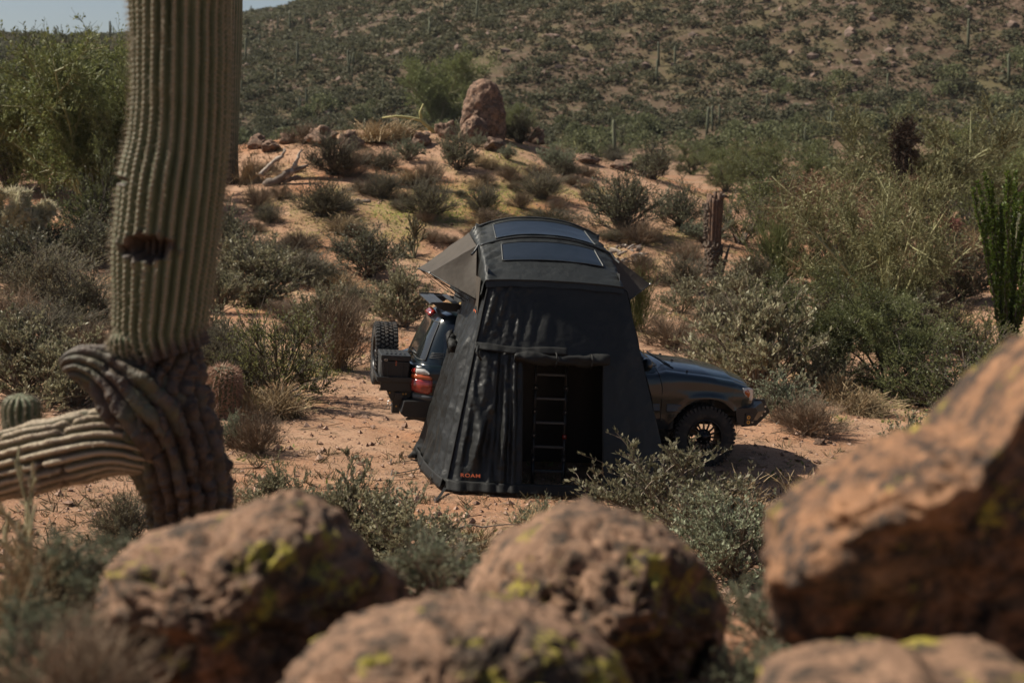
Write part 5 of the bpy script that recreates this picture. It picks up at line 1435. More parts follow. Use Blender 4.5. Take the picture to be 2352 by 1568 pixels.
# rear bumper, swing-out carrier, exhaust, hitch
b = MB(); b.prism([(-4.16, .60), (-4.12, .77), (-3.72, .79), (-3.60, .60), (-3.75, .555), (-4.10, .555)], -.93, .93); b.build('rear_bumper', M_steel, car, CB, bevel=.01)
b = MB(); b.box((-4.20, -.62, .62), (.10, .14, .13)); b.build('bumper_end', M_steel, car, CB, bevel=.006)
b = MB(); b.prism([(-4.06, .49), (-3.99, .53), (-3.80, .545), (-3.80, .47), (-3.95, .50)], -.80, -.66); b.build('exhaust', mat('exhaust_steel', (.16, .14, .12), (.10, .085, .07), 8, .5, metal=.7), car, CB)
cr = MB(); cr.box((-4.24, -.45, 1.0), (.46, .60, .035)); cr.box((-4.24, -.76, 1.03), (.46, .02, .06)); cr.box((-4.475, -.45, 1.03), (.02, .62, .06)); cr.box((-4.22, -.72, .93), (.42, .03, .12)); cr.build('case_tray', M_steel, car, CB, bevel=.004)
b = MB(); b.prism([(-4.40, .91), (-4.02, .91), (-4.02, .80), (-4.10, .70), (-4.20, .62), (-4.28, .74), (-4.34, .86)], -.70, -.67); b.build('tray_bracket', M_steel, car, CB, bevel=.004)
b = MB(); b.box((-4.18, 0, .80), (.10, 1.5, .10)); b.box((-4.22, .28, 1.0), (.12, .12, .5)); b.build('carrier_arm', M_steel, car, CB, bevel=.006)
for x, z in ((-4.30, .84), (-4.26, .72), (-4.20, .90), (-4.12, .83), (-4.08, .83), (-4.12, .72), (-4.2, .66), (-4.33, .98), (-4.12, .98)):
    b = MB(); b.lathe([(0, -.722), (.012, -.721), (.012, -.70)], 10, 'y', (x, -.002, z)); b.build('bolt', M_brass, car, CB)
b = MB(); an = np.linspace(0, 2 * math.pi, 17); b.tube(np.stack([-4.29 + .03 * np.cos(an), 0 * an - .72, .70 + .035 * np.sin(an)], 1), .010, 6); b.build('shackle', M_zinc, car, CB, True)

def wheel(name, c, axis, sd):
    """tyre with tread blocks, rim with spokes; the wheel's axle runs along `axis` ('y' or 'x')"""
    w = bpy.data.objects.new(name, None); COL.objects.link(w); w.parent = car
    w.location = Vector(c) - Vector(CB)
    if axis == 'x': w.rotation_euler = (0, 0, math.radians(-90))
    R = .435
    prof = [(.245, .125), (.27, .145), (.33, .152), (.39, .15), (.42, .135), (R - .012, .12), (R - .012, -.12), (.42, -.135), (.39, -.15), (.33, -.152), (.27, -.145), (.245, -.125)]
    b = MB(); b.lathe(prof, 56, 'y'); b.build('tyre', M_rubber, w, None, True)
    b = MB()
    for i in range(44):
        a = i * 2 * math.pi / 44
        for y0, da, ww, ln, tw in ((-.122, 0, .055, .045, .0), (-.062, .5, .05, .038, .5), (-.005, 0, .048, .040, -.5), (.055, .5, .05, .038, .5), (.12, 0, .055, .045, 0)):
            t = a + da * 2 * math.pi / 44
            cc = np.array([math.cos(t), 0, math.sin(t)]) * (R - .002); cc[1] = y0
            er = np.array([math.cos(t), 0, math.sin(t)]); et = np.array([-math.sin(t), 0, math.cos(t)]); ey = np.array([0, 1., 0])
            e1 = et * math.cos(tw) + ey * math.sin(tw); e2 = -et * math.sin(tw) + ey * math.cos(tw)
            b.box(cc, (ln, ww, .026), np.stack([e1, e2, er], 1), .85)
        for sgn in (-1, 1):
            t = a; er = np.array([math.cos(t), 0, math.sin(t)]); et = np.array([-math.sin(t), 0, math.cos(t)]); ey = np.array([0, 1., 0])
            b.box(er * .405 + ey * sgn * .148, (.035, .02, .04), np.stack([et, ey, er], 1))
    b.build('tread', M_rubber, w)
    b = MB(); b.lathe([(.255, -.13), (.25, -.145), (.235, -.145), (.225, -.12), (.215, -.02), (.22, .12), (.245, .125)], 48, 'y'); rim = b.build('rim', M_rim, w, None, True)
    for i in range(15):
        a = i * 2 * math.pi / 15; er = np.array([math.cos(a), 0, math.sin(a)]); et = np.array([-math.sin(a), 0, math.cos(a)]); ey = np.array([0, 1., 0])
        b = MB(); b.box(er * .165 - ey * .10, (.022, .035, .125), np.stack([et, ey, er], 1), .85); b.build('spoke', M_rim, w, bevel=.003)
    b = MB(); b.lathe([(0, -.135), (.045, -.135), (.05, -.125), (.055, -.105), (.105, -.10), (.11, -.085), (.11, -.06), (0, -.06)], 28, 'y'); b.build('hub', M_rim, w, None, True)
    for i in range(5):
        a = i * 2 * math.pi / 5 + .3; b = MB(); b.lathe([(0, -.125), (.010, -.124), (.012, -.10)], 8, 'y', (.072 * math.cos(a), 0, .072 * math.sin(a))); b.build('lug_nut', M_alu, w)
    return w
wheel('wheel', (.095, -.79, .415), 'y', 1)
w2 = wheel('wheel', (.095, .79, .415), 'y', 2); w2.rotation_euler = (0, 0, math.pi)
wheel('wheel', (-2.76, -.79, .415), 'y', 3)
w4 = wheel('wheel', (-2.76, .79, .415), 'y', 4); w4.rotation_euler = (0, 0, math.pi)
wheel('spare_wheel', (-4.31, .28, 1.235), 'x', 5)

# roof rack of flat aluminium slats
rk = MB()
for y in (-.62, .62): rk.box((-2.55, y, 2.03), (2.35, .05, .06))
rack = rk.build('roof_rack', M_alu, car, CB, bevel=.004)
for x in np.linspace(-3.66, -1.44, 12):
    b = MB(); b.box((x, 0, 2.068), (.075, 1.19, .016)); o = b.build('slat', M_alu, rack, CB)
    o.location = Vector((0, 0, 0))
for o in list(rack.children): o.parent = rack
for sy in (-1, 1):
    b = MB(); b.prism([(-3.82, 2.08), (-3.62, 1.97), (-3.45, 1.97), (-3.40, 2.07), (-3.62, 2.09)], sy * .655 - .01, sy * .655 + .01); b.build('rack_side_plate', M_steel, car, CB, bevel=.003)
b = MB(); b.box((-3.74, 0, 2.06), (.16, 1.3, .012), None); b.build('wind_deflector', M_alu, car, CB)

# storage case on the tray
cs = framed('storage_case', 'black ribbed storage case with orange lettering on the rear carrier of the car', 'case', (-4.24, -.45, 1.018))
CO = (-4.24, -.45, 1.018)
b = MB(); b.box((-4.24, -.45, 1.145), (.37, .54, .25), None, 1.05); b.build('body', M_blackp, cs, CO, bevel=.012)
b = MB(); b.box((-4.24, -.45, 1.315), (.405, .585, .075)); b.build('lid', M_blackp, cs, CO, bevel=.012)
for x in np.linspace(-4.36, -4.12, 5):
    b = MB(); b.box((x, -.45, 1.357), (.03, .40, .016)); b.build('lid_rib', M_blackp, cs, CO, bevel=.004)
for x in (-4.40, -4.335, -4.145, -4.08):
    b = MB(); b.box((x, -.727, 1.14), (.022, .02, .21)); b.build('rib', M_blackp, cs, CO, bevel=.004)
b = MB(); b.box((-4.428, -.45, 1.16), (.012, .30, .17)); b.build('end_recess', M_rubber, cs, CO)
b = MB(); b.box((-4.375, -.748, 1.288), (.045, .012, .028)); o = b.build('latch', M_zinc, cs, CO, bevel=.003)
b = MB(); b.box((-4.375, -.756, 1.288), (.022, .006, .012)); b.build('latch_slot', M_rubber, o, None).location = -Vector(CO)

_FONT = {}
def lettering(text, w, m, parent, loc, xdir, ydir, off, aspect=1.45, bold=.012):
    cu = bpy.data.curves.new('lettering', 'FONT'); cu.body = text; cu.size = 1; cu.align_x = 'CENTER'; cu.align_y = 'CENTER'
    cu.offset = bold; cu.extrude = .01; cu.space_character = 1.12
    tmp = bpy.data.objects.new('lettering', cu); COL.objects.link(tmp)
    me = bpy.data.meshes.new_from_object(tmp.evaluated_get(bpy.context.evaluated_depsgraph_get()))
    bpy.data.objects.remove(tmp)
    n = len(me.vertices); co = np.zeros(n * 3); me.vertices.foreach_get('co', co); co = co.reshape(-1, 3)
    s = w / np.ptp(co[:, 0])
    X, Y = nrm(xdir), nrm(ydir); Z = np.cross(X, Y)
    V = co[:, :1] * s * X + co[:, 1:2] * s / aspect * Y + co[:, 2:] * s * .6 * Z + np.asarray(loc, float) - np.asarray(off, float)
    me.vertices.foreach_set('co', V.astype(np.float32).ravel()); me.update()
    me.materials.clear(); me.materials.append(m)
    return obj('lettering', me, parent)
lettering('ROAM', .10, M_orange, cs, (-4.235, -.737, 1.265), (0, 0, 1), (-1, 0, 0), CO, 1.2)

# ------------------------------------------------------------------ roof tent
def fabric(name, c, c2, rough=.6, spec=.35, bump=.25, sheen=0):
    m = mat(name, c, c2, 5, rough, bump, 9, spec, dist=.03)
    p = m.node_tree.nodes['Principled BSDF']; p.inputs['Sheen Weight'].default_value = sheen
    return m
M_fly = fabric('dark_grey_fly', (.018, .020, .0195), (.013, .0145, .014), .5, .35, .45)
M_awn = fabric('brown_grey_canvas', (.058, .047, .037), (.046, .038, .030), .75, .25, .3)
M_body = fabric('tent_canvas', (.022, .024, .026), (.03, .031, .032), .7, .3, .4)
M_annex = fabric('black_annex_fabric', (.008, .0085, .008), (.011, .0112, .0105), .44, .30, .35)
M_band = fabric('black_webbing', (.010, .0105, .0105), (.014, .014, .0135), .65, .2, .2)
M_sky = fabric('blue_black_skylight', (.016, .022, .032), (.012, .018, .026), .30, .6, .12)
M_pipe = mat('grey_piping', (.05, .053, .05), (.04, .042, .04), 9, .5)
M_cord = mat('black_cord', (.015, .015, .015), (.02, .02, .02), 9, .8)

TB = (-2.43, -.6, 2.10)
tent = framed('roof_tent', 'dark soft shell roof tent with two blue black skylights on the car roof', 'tent', TB)
FY = [-2.10, -1.95, -1.7, -1.3, -.95, -.6, -.1, .4, .8, 1.0]
FA = [2.575, 2.68, 2.85, 3.065, 3.185, 3.285, 3.17, 2.98, 2.72, 2.56]
FS_ = [2.545, 2.62, 2.745, 2.905, 3.01, 3.085, 2.98, 2.82, 2.6, 2.5]
FW = [.885, .88, .875, .87, .865, .87, .87, .875, .88, .885]
XC = -2.43
def fly_top(x, y):
    a, s, w = np.interp(y, FY, FA), np.interp(y, FY, FS_), np.interp(y, FY, FW)
    sag = -.022 * np.abs(np.sin(np.pi * np.clip((y + 1.3) / .7, 0, 1))) - .015 * np.sin(np.pi * np.clip((y + 2.1) / .8, 0, 1)) * np.clip(1 - ((x - XC) / w) ** 2, 0, 1)
    t = np.clip(np.abs(x - XC) / w, 0, 1.2)
    return s + (a - s) * (1 - t ** 2.3) + sag
ys = np.linspace(-2.10, 1.0, 90); ns = 64
G = []
for y in ys:
    w = np.interp(y, FY, FW); x = np.linspace(-w, w, 44) + XC
    top = np.stack([x, 0 * x + y, fly_top(x, y)], 1)
    e = abs(y + .6) / 1.6
    zl = 2.16 + .20 * float(sst(-1.75, -2.1, y)) + .1 * float(sst(.6, 1, y))
    zs = top[0, 2]; f = np.linspace(0, 1, 9)
    L = np.stack([XC - w - .035 * np.sin(f * np.pi / 2) , 0 * f + y, zl + (zs - zl) * f], 1)
    L[:, 0] = XC - w - .05 * (1 - f) ** 1
    R = L[::-1].copy(); R[:, 0] = 2 * XC - R[:, 0]
    g = np.r_[L[:-1], top, R[1:]]
    G.append(g)
G = np.array(G)
wr = .016 * n2(G[..., 0] * 3, G[..., 1] * 9 + G[..., 2] * 3, .55, 3, 211) + .006 * n2(G[..., 0] * 8, G[..., 1] * 2, .4, 2, 213)
hoop = np.min(np.abs(G[..., 1][..., None] - np.array([-1.3, -.6, .4])), -1)
edge = np.exp(-((np.abs(G[..., 0] - XC) - .80) / .13) ** 2)
wr = wr + .026 * edge * np.sin(G[..., 1] * 38 + 22 * np.abs(G[..., 0] - XC) + 3 * n2(G[..., 1], G[..., 0], .3, 2, 215)) * sst(.5, .9, n2(G[..., 1], G[..., 0], .5, 2, 217) + .6)
G[..., 2] += wr * (.35 + 1.6 * edge) + .014 * np.exp(-(hoop / .018) ** 2)
G[..., 0] += 1.3 * wr * (np.abs(G[..., 0] - XC) > .86)
b = MB(); b.grid(G); b.build('fly', M_fly, tent, TB, True)
# stitched front rim
x = np.linspace(XC - .89, XC + .89, 30)
b = MB(); b.tube(np.stack([x, 0 * x - 2.105, fly_top(x, -2.10) - .004], 1), .014, 7); b.build('rim', M_fly, tent, TB, True)
b = MB(); g = np.array([np.stack([x, 0 * x - 2.10 - .012 * k, fly_top(x, -2.10) + .004 - .03 * k + .006 * np.sin(x * 14) * (k > 0)], 1) for k in range(4)]); b.grid(g); b.build('valance', M_fly, tent, TB, True)
def skylight(x0, x1, y0, y1):
    y = np.linspace(y0, y1, 12); G = []
    for yy in y:
        f = (yy - y0) / (y1 - y0); x = np.linspace(x0 + .03 * f, x1 - .05 * f, 40)
        G.append(np.stack([x, 0 * x + yy, fly_top(x, yy) + .012 + .003 * n2(x, 0 * x + yy, .2, 2, 5)], 1))
    G = np.array(G); b = MB(); b.grid(G); o = b.build('skylight', M_sky, tent, TB, True)
    for q in (G[:, 0], G[:, -1]):
        b = MB(); b.tube(q, .010, 6); s = b.build('piping', M_pipe, o, TB, True)
    for q in (G[0], G[-1]):
        b = MB(); b.tube(q, .007, 6); s = b.build('piping', M_fly, o, TB, True)
    for x in (x0 + .07, x0 + .14):
        pass
skylight(-3.06, -1.74, -1.76, -1.40)
skylight(-3.07, -1.73, -1.20, -.70)
# hoops under the fly show as raised seams
for y in (-1.3, -.6, .4):
    x = np.linspace(XC - .86, XC + .86, 40); b = MB(); b.tube(np.stack([x, 0 * x + y, fly_top(x, y) + .006], 1), .018, 7); b.build('hoop', M_fly, tent, TB, True)
# floor, soft body and the two window awnings
b = MB(); b.box((XC, -.52, 2.155), (1.74, 3.02, .10)); b.build('floor_board', M_blackp, tent, TB, bevel=.01)
yb = np.linspace(-2.0, .95, 40); G = []
for f in np.linspace(0, 1, 9):
    G.append([[XC - .845 - .02 * math.sin(i * .9) * (f > 0) - .01 * math.sin(f * 9 + i), y, 2.10 + .6 * f] for i, y in enumerate(yb)])
G = np.array(G); b = MB(); b.grid(G); G2 = G.copy(); G2[..., 0] = 2 * XC - G2[..., 0]; b.grid(G2); b.build('body', M_body, tent, TB, True)
b = MB(); b.grid(np.array([[[XC - .88 - .03 * math.sin(i * 1.3) * f, y, 2.20 - .20 * f - .04 * math.sin(i * .8) * f] for i, y in enumerate(np.linspace(-1.0, .7, 24))] for f in np.linspace(0, 1, 5)])); b.build('skirt', M_body, tent, TB, True)
b = MB(); yy = np.linspace(-1.98, -1.60, 10); b.grid(np.array([[[XC - .935 - .02 * f, y, 2.55 - .62 * f + .05 * math.sin(i) * (f > .9)] for i, y in enumerate(yy)] for f in np.linspace(0, 1, 8)])); b.build('side_strap', M_awn, tent, TB, True)
lettering('ROAM', .17, M_orange, tent, (XC - .962, -1.84, 2.115), (0, -1, 0), (.05, 0, 1), TB, 1.15)
def awning(s):
    ax = lambda q: np.array([XC + s * q[0], q[1], q[2]])
    A1, A2 = (.895, -.42, 3.03), (.895, -1.22, 2.90)
    T1, T2 = (1.52, -.22, 2.49), (1.50, -1.30, 2.525)
    B1, B2 = (.93, .15, 2.32), (.95, -1.78, 2.26)
    if s > 0: T1, T2 = (1.46, -.22, 2.45), (1.46, -1.30, 2.535)
    def patch(p, q, r_, t, n=16, sag=.03):
        G = np.zeros((n, n, 3))
        for i, f in enumerate(np.linspace(0, 1, n)):
            for j, g in enumerate(np.linspace(0, 1, n)):
                v = (1 - f) * ((1 - g) * ax(p) + g * ax(q)) + f * ((1 - g) * ax(r_) + g * ax(t))
                v = v + np.array([-s * .3, 0, -1]) * sag * math.sin(math.pi * f) * math.sin(math.pi * g)
                G[i, j] = v
        G[..., 2] += .012 * n2(G[..., 1] * 3, G[..., 2] * 4 + G[..., 0], .6, 3, 9)
        return G
    b = MB(); b.grid(patch(A1, A2, T1, T2, sag=.05)); b.build('awning', M_awn, tent, TB, True)
    b = MB(); b.grid(patch(A2, A2, T2, B2, sag=.03)); b.build('awning_side', M_awn, tent, TB, True)
    b = MB(); b.grid(patch(A1, A1, T1, B1, sag=.03)); b.build('awning_side', M_awn, tent, TB, True)
    b = MB(); b.tube(np.array([ax(T1), ax(T2)]), .010, 6); b.tube(np.array([ax(T2), ax(B2)]), .008, 6); b.build('awning_hem', M_fly, tent, TB, True)
    for T, F in ((T1, (.80, -.35, 2.10)), (T2, (.86, -1.25, 2.12))):
        b = MB(); b.tube(np.array([ax(T), ax(F)]), .006, 6); b.build('awning_pole', M_alu, tent, TB)
        b = MB(); c = (ax(T) + ax((.72, F[1] + .3, 2.02))) / 2 + np.array([0, 0, -.05]); b.tube(np.array([ax(T), c, ax((.72, F[1] + .3, 2.02))]), .005, 5); b.build('guy_cord', M_cord, tent, TB)
        b = MB(); b.add(*(lambda V, Tt: (V * .016 + ax(T), None, Tt))(*ico(2))); b.build('tip', M_zinc if T is T2 else M_blackp, tent, TB, True)
    b = MB(); b.tube(np.array([ax((.885, -1.30, 2.92)), ax((.94, -1.36, 2.84)), ax((.985, -1.42, 2.80))]), .016, 6); b.build('toggle', M_blackp, tent, TB)
awning(-1); awning(1)

# ------------------------------------------------------------------ room hung below the tent
AB = (-2.4, -1.9, 0.0)
annex = framed('tent_room', 'black fabric room hanging from the tent edge to the ground with open doorway', 'tent room', AB)
ZT = 2.50
def aw(z):
    f = np.clip(z / ZT, 0, 1)
    return -3.76 + f * .49, -.87 - f * .63, -2.80 + f * .72
ZD = 1.62
def folds(X, Z, U):
    """how far the hanging cloth stands proud of its plane; U = 0 at the left seam, 1 at the right seam"""
    f = Z / ZT; d = 0 * X
    for xb, xt, w, a, z0, z1 in ((-3.64, -3.40, .050, .050, -.2, 1.75), (-3.46, -3.27, .085, .075, .0, 1.8), (-3.25, -3.16, .050, .070, -.1, 1.78), (-3.10, -3.05, .050, .075, -.1, 1.76), (-2.97, -2.95, .035, .065, -.2, 1.74),
                                 (-3.60, -3.02, .05, .035, -.3, 1.2), (-3.36, -3.46, .045, .035, .2, 1.3), (-3.18, -2.93, .035, .03, .0, 1.1),
                                 (-3.40, -3.16, .05, .040, 1.72, 2.65), (-3.25, -3.04, .05, .040, 1.72, 2.6), (-3.08, -2.94, .05, .030, 1.7, 2.5), (-2.94, -2.86, .04, .026, 1.65, 2.45), (-2.78, -2.70, .04, .030, 1.7, 2.4), (-2.58, -2.48, .05, .02, 1.7, 2.3),
                                 (-1.55, -1.66, .10, .018, .0, 1.8), (-1.25, -1.50, .12, .020, .0, 2.3)):
        c = xb + (xt - xb) * (Z / 1.7)
        if z0 > 1: c = xb + (xt - xb) * ((Z - 1.7) / .8)
        m = sst(z0, z0 + .35, Z) * (1 - sst(z1 - .25, z1, Z))
        e = (X - c + .009 * n2(Z, 0 * Z + xb, .35, 2, 331)) / w
        a = a * (.85 + .3 * n2(Z, 0 * Z + xb * 3, .5, 2, 333))
        d = d + a * m * np.exp(-e ** 2) - .35 * a * m * np.exp(-((e - 1.7) / 1.1) ** 2)
    left = 1 - sst(-2.9, -2.3, X)
    d = d + (.003 + .006 * left) * n2(X * 2.2 + Z * .5, Z * .9 - X * .8, .22, 4, 301) + (.003 + .006 * left) * n2(X, Z, .06, 2, 305)
    d = d + .025 * np.exp(-(Z / .18) ** 2)
    return d * (.15 + .85 * sst(0, .04, U))
def bulge(X, Z):
    xl, xr, _ = aw(Z)
    return .17 * np.clip((X - xl) / .75, 0, 1) ** .85 * np.clip((xr - X) / 1.0, 0, 1) ** .8 * (1 - .75 * sst(1.6, 2.45, Z))
def wall_point(X, Z, U):
    _, _, y = aw(Z)
    return np.stack([X, y - folds(X, Z, U) - bulge(X, Z), Z], -1)
nz = 170; Zs = np.linspace(.06, ZT, nz)
cols = []
for z in Zs:
    xl, xr, _ = aw(z); dl, dr = -2.855, -1.825
    dl = max(dl, xl + .1); dr = min(dr, xr - .1)
    cols.append(np.r_[np.linspace(xl, dl, 90)[:-1], np.linspace(dl, dr, 40)[:-1], np.linspace(dr, xr, 50)])
X = np.array(cols); Z = np.broadcast_to(Zs[:, None], X.shape); U = (X - X[:, :1]) / (X[:, -1:] - X[:, :1])
G = wall_point(X, Z, U)
a, c = X.shape; idx = np.arange(a * c).reshape(a, c)
Q = np.stack([idx[:-1, :-1], idx[:-1, 1:], idx[1:, 1:], idx[1:, :-1]], -1)
zc = (Zs[:-1] + Zs[1:]) / 2
hole = np.zeros(Q.shape[:2], bool); hole[(zc < ZD) & (zc > .15), 89:128] = True
# rounded lower corners of the doorway
b = MB(); b.add(G.reshape(-1, 3), Q[~hole].reshape(-1, 4)); o = b.build('front_wall', M_annex, annex, AB, True)
s = o.modifiers.new('thick', 'SOLIDIFY'); s.thickness = .004
for k_, col in ((89, 'door_edge'), (128, 'door_edge')):
    q = G[(Zs > .13) & (Zs < ZD), k_] + [0, -.004, 0]; b = MB(); b.tube(q[::3], .010, 6); b.build(col, M_band, annex, AB, True)
q = G[int((.15 - .06) / (ZT - .06) * nz), 89:129] + [0, -.004, 0]; b = MB(); b.tube(q, .010, 6); b.build('door_edge', M_band, annex, AB, True)
# hem flap along the foot
xl, xr, y0 = aw(.06); x = np.linspace(xl - .01, xr + .01, 80)
G2 = []
for f in np.linspace(0, 1, 6):
    z = .15 - .12 * f; g = wall_point(x, 0 * x + z, np.full(80, .5)); g[:, 1] -= .010 + .022 * f + .016 * n2(x * 3, 0 * x, .5, 3, 7) * f; g[:, 2] += .025 * n2(x, 0 * x, .45, 3, 8) * f; G2.append(g)
b = MB(); b.grid(np.array(G2)); o = b.build('hem', M_band, annex, AB, True); o.modifiers.new('thick', 'SOLIDIFY').thickness = .006
# left wall
us = np.linspace(0, 1, 80); G3 = np.zeros((nz, 80, 3))
for i, z in enumerate(Zs):
    xl, xr, yf = aw(z); f = z / ZT
    xb, yb_ = -3.81 + .45 * f, -.56 - .42 * f
    bow = .05 * np.sin(us * math.pi) * (1 - f)
    G3[i, :, 0] = xl + (xb - xl) * us - bow; G3[i, :, 1] = yf + (yb_ - yf) * us; G3[i, :, 2] = z
yy = G3[..., 1]; zz = G3[..., 2]; uu = us[None]
d = 0 * yy
for u0, u1, w, am in ((.05, .10, .035, .05), (.19, .22, .06, .08), (.36, .30, .05, .07), (.52, .42, .07, .09), (.72, .6, .06, .08), (.88, .74, .06, .09), (.5, .2, .03, .03), (.9, .85, .04, .03)):
    cc = u0 + (u1 - u0) * zz / 1.7; d = d + am * np.exp(-((uu - cc) / w) ** 2) * (1 - sst(1.5, 2.2, zz))
d = d + .014 * n2(yy * 2 + zz * .7, zz - yy, .25, 4, 311) + .03 * np.exp(-(zz / .2) ** 2)
G3[..., 0] -= d * sst(0, .05, uu)
hol = MB(); hol.grid(G3); o = hol.build('side_wall', M_annex, annex, AB, True); o.modifiers.new('thick', 'SOLIDIFY').thickness = .004
G4 = G3.copy()
for i, z in enumerate(Zs):
    xl, xr, yf = aw(z); f = z / ZT
    G4[i, :, 0] = xr + (-.80 - .62 * f - xr) * us; G4[i, :, 1] = yf + (-.98 - yf) * us
G4[..., 0] += .02 * n2(yy * 2, zz, .4, 3, 315)
b = MB(); b.grid(G4[:, ::-1]); o = b.build('side_wall', M_annex, annex, AB, True); o.modifiers.new('thick', 'SOLIDIFY').thickness = .004
G5 = np.array([[[x, -.99 + .01 * math.sin(x * 9), z] for x in np.linspace(-3.72 + .45 * z / 2.5, -.86 - .62 * z / 2.5, 20)] for z in np.linspace(.02, 2.12, 12)])
b = MB(); b.grid(G5); b.build('back_wall', M_annex, annex, AB, True)
g = []
for f in np.linspace(0, 1, 5): h_ = G3[4].copy(); h_[:, 0] = np.convolve(np.pad(h_[:, 0], 12, 'edge'), np.ones(25) / 25, 'valid') - .02; h_[:, 2] = .16 - .13 * f; h_[:, 0] -= .010 + .03 * f + .02 * n2(h_[:, 1], 0 * h_[:, 1], .3, 3, 6) * f; g.append(h_)
b = MB(); b.grid(np.array(g)); o = b.build('hem', M_band, annex, AB, True); o.modifiers.new('thick', 'SOLIDIFY').thickness = .006
# corner seam piping
q = G[::4, 0] + [-.008, -.008, 0]; b = MB(); b.tube(q, .013, 6); b.build('seam', M_band, annex, AB, True)
# stitched flap band and the rolled up door
x = np.linspace(-3.44, -2.30, 40); b = MB()
g = []
for f in np.linspace(0, 1, 5):
    z = 1.77 - .085 * f + .012 * np.sin(x * 7) - .03 * ((x + 2.87) / .57) ** 2 * 0; p_ = wall_point(x, z, np.full(40, .5)); p_[:, 1] -= .02 + .02 * f; g.append(p_)
b.grid(np.array(g)); o = b.build('flap_band', M_band, annex, AB, True); o.modifiers.new('thick', 'SOLIDIFY').thickness = .01
def roll(p0, p1, r0, nm, n=46, sd=3, sag=.03):
    t = np.linspace(0, 1, n); P = p0 + (p1 - p0) * t[:, None]; P[:, 2] -= sag * np.sin(math.pi * t)
    m = 18; an = np.linspace(0, 2 * math.pi, m, endpoint=False)
    rad = r0 * (1 + .28 * n2(t * 7 * (n / 46), 0 * t, 1, 2, sd)); rad[0] *= .55; rad[-1] *= .8
    g = np.zeros((n, m, 3)); ax_ = nrm(p1 - p0); e1 = nrm(np.cross(ax_, [0, 0, 1])); e2 = np.cross(e1, ax_)
    rr_ = rad[:, None] * (1 + .14 * np.sin(an * 3 + t[:, None] * 17) + .18 * n2(t[:, None] * 16, an[None] * 1.3, 1, 2, sd + 4))
    g = P[:, None] + rr_[..., None] * (np.cos(an)[None, :, None] * e1 + np.sin(an)[None, :, None] * e2 * 1.05)
    b = MB(); b.grid(g, True); b.add(np.r_[g[0], [P[0]]], None, [[m, (i + 1) % m, i] for i in range(m)]); b.add(np.r_[g[-1], [P[-1]]], None, [[m, i, (i + 1) % m] for i in range(m)])
    return b.build(nm, M_band, annex, AB, True)
yr = aw(1.64)[2]
roll(np.array([-2.97, yr - .20, 1.655]), np.array([-1.76, yr - .17, 1.655]), .062, 'door_roll')
for x in (-2.45, -2.0):
    an = np.linspace(0, 2 * math.pi, 17); b = MB(); b.tube(np.stack([0 * an + x, yr - .205 + .082 * np.cos(an), 1.635 + .085 * np.sin(an)], 1), .010, 5); b.build('tie_strap', M_band, annex, AB)
roll(np.array([-3.60, -1.62, 1.60]), np.array([-3.60, -1.18, 1.74]), .055, 'window_roll', 20, 9, .01)
q = np.array([[-3.60, -1.40, 1.82], [-3.66, -1.40, 1.66], [-3.62, -1.40, 1.5]]); b = MB(); b.tube(q, .012, 5); b.build('tie_strap', M_band, annex, AB)
q = np.array([[-3.40, yr - .05, 1.75], [-3.43, yr - .12, 1.68], [-3.37, yr - .15, 1.58]]); b = MB(); b.tube(q, [.014, .022, .012], 6); b.build('tie_strap', M_band, annex, AB, True)
pl = wall_point(np.array([-3.50]), np.array([.155]), np.array([.5]))[0]
lettering('ROAM', .235, M_orange, annex, (-3.485, -2.93, .235), (1, -.17, .012), (0, .25, 1), AB, 1.3)
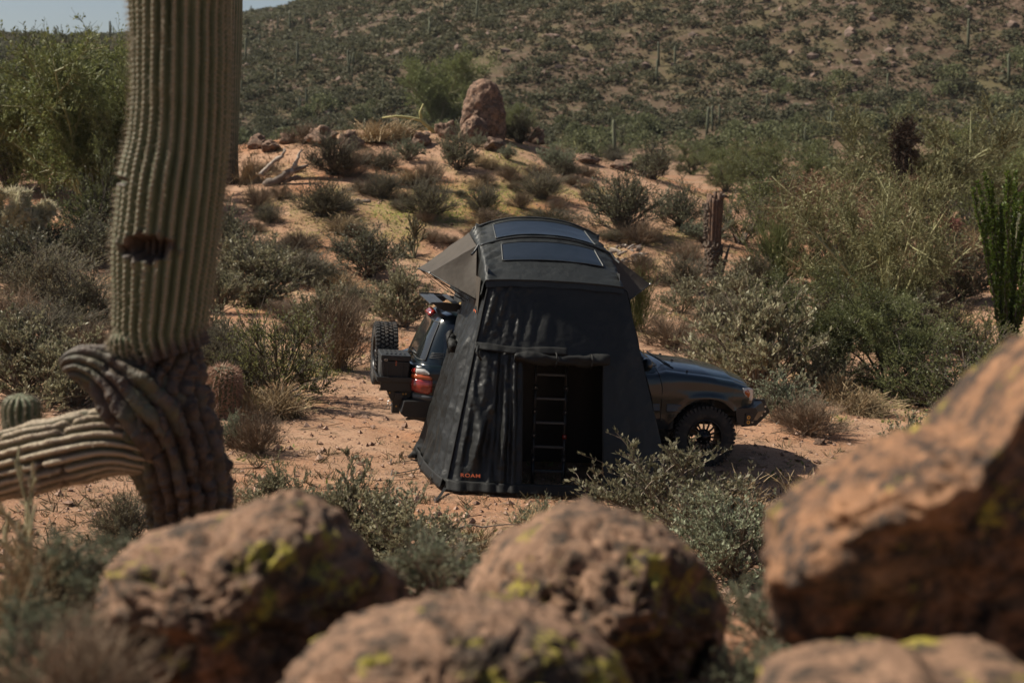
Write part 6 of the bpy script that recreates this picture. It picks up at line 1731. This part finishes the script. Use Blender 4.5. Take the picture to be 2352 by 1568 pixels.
# guy straps and pegs
def strap(p0, p1, w=.018):
    p0, p1 = np.array(p0), np.array(p1); b = MB(); d = nrm(p1 - p0); s = nrm(np.cross(d, [0, 0, 1])) * w
    u_ = np.linspace(0, 1, 8)[:, None]; c = p0 + (p1 - p0) * u_; c[:, 2] -= .015 * np.sin(math.pi * u_[:, 0])
    b.grid(np.stack([c - s, c, c + s], 1)); o = b.build('guy_strap', M_band, annex, AB); o.modifiers.new('thick', 'SOLIDIFY').thickness = .004
    b = MB(); b.tube(np.array([p1 + [0, 0, .05], p1 + [d[0] * .02, d[1] * .02, -.06]]), .010, 6); b.build('peg', M_zinc, annex, AB)
strap((-3.77, -2.84, .06), (-3.95, -3.35, .02)); strap((-3.83, -1.7, .08), (-4.33, -1.95, .01), .014); strap((-3.84, -1.2, .08), (-4.28, -1.3, .01), .012)
b = MB(); b.tube(np.array([[-3.85, -1.1, .05], [-3.97, -1.12, .10], [-4.02, -1.0, .03]]), [.05, .06, .02], 8); b.build('loose_flap', M_band, annex, AB, True)

# telescopic ladder inside the doorway
LB = (-2.385, -2.28, 0)
lad = framed('telescopic_ladder', 'black telescopic ladder standing in the dark doorway of the tent room', 'ladder', LB)
M_lad = mat('black_ladder', (.016, .017, .018), (.022, .023, .024), 8, .4, metal=.3)
M_rung = mat('ladder_rung', (.045, .048, .05), (.06, .062, .064), 12, .45, .2, 60, metal=.3)
def lp(z): return -2.28 + .19 * z
for sx in (-2.585, -2.185):
    b = MB()
    for k_ in range(7):
        z0, z1 = .30 * k_ + (.02 if k_ else 0), .30 * (k_ + 1)
        b.tube(np.array([[sx, lp(z0), z0], [sx, lp(z1), z1]]), .024 - .0012 * k_, 10)
    b.build('rail', M_lad, lad, LB, True)
    for k_ in range(1, 7):
        z = .30 * k_; b = MB(); b.tube(np.array([[sx, lp(z - .025), z - .025], [sx, lp(z + .025), z + .025]]), .030, 10); b.build('collar', M_red if (k_ == 2 and sx > -2.3) else M_lad, lad, LB, True)
        b = MB(); b.tube(np.array([[sx, lp(z) - .032, z + .012], [sx, lp(z) - .026, z + .012]]), .006, 6); b.build('button', M_zinc, lad, LB)
    for k_ in range(5):
        z = .32 + .05 * k_; b = MB(); b.tube(np.array([[sx, lp(z), z], [sx, lp(z + .02), z + .02]]), .029, 10); b.build('collar', M_lad, lad, LB, True)
for k_ in range(0, 7):
    z = .30 * k_ + .17; b = MB(); b.box((-2.385, lp(z), z), (.37, .05, .028)); b.build('rung', M_rung, lad, LB, bevel=.004)

# ------------------------------------------------------------------ thin desert haze
def haze():
    m = bpy.data.materials.new('haze'); m.use_nodes = True; nt = m.node_tree
    nt.nodes.remove(nt.nodes['Principled BSDF'])
    v = N(nt, 'ShaderNodeVolumePrincipled'); v.inputs['Color'].default_value = (.86, .90, .95, 1); v.inputs['Density'].default_value = .00007
    nt.links.new(v.outputs[0], nt.nodes['Material Output'].inputs['Volume'])
    b = MB(); b.box((0, 1700, 110), (8400, 8400, 270)); kind(b.build('haze', m), 'stuff')
haze()
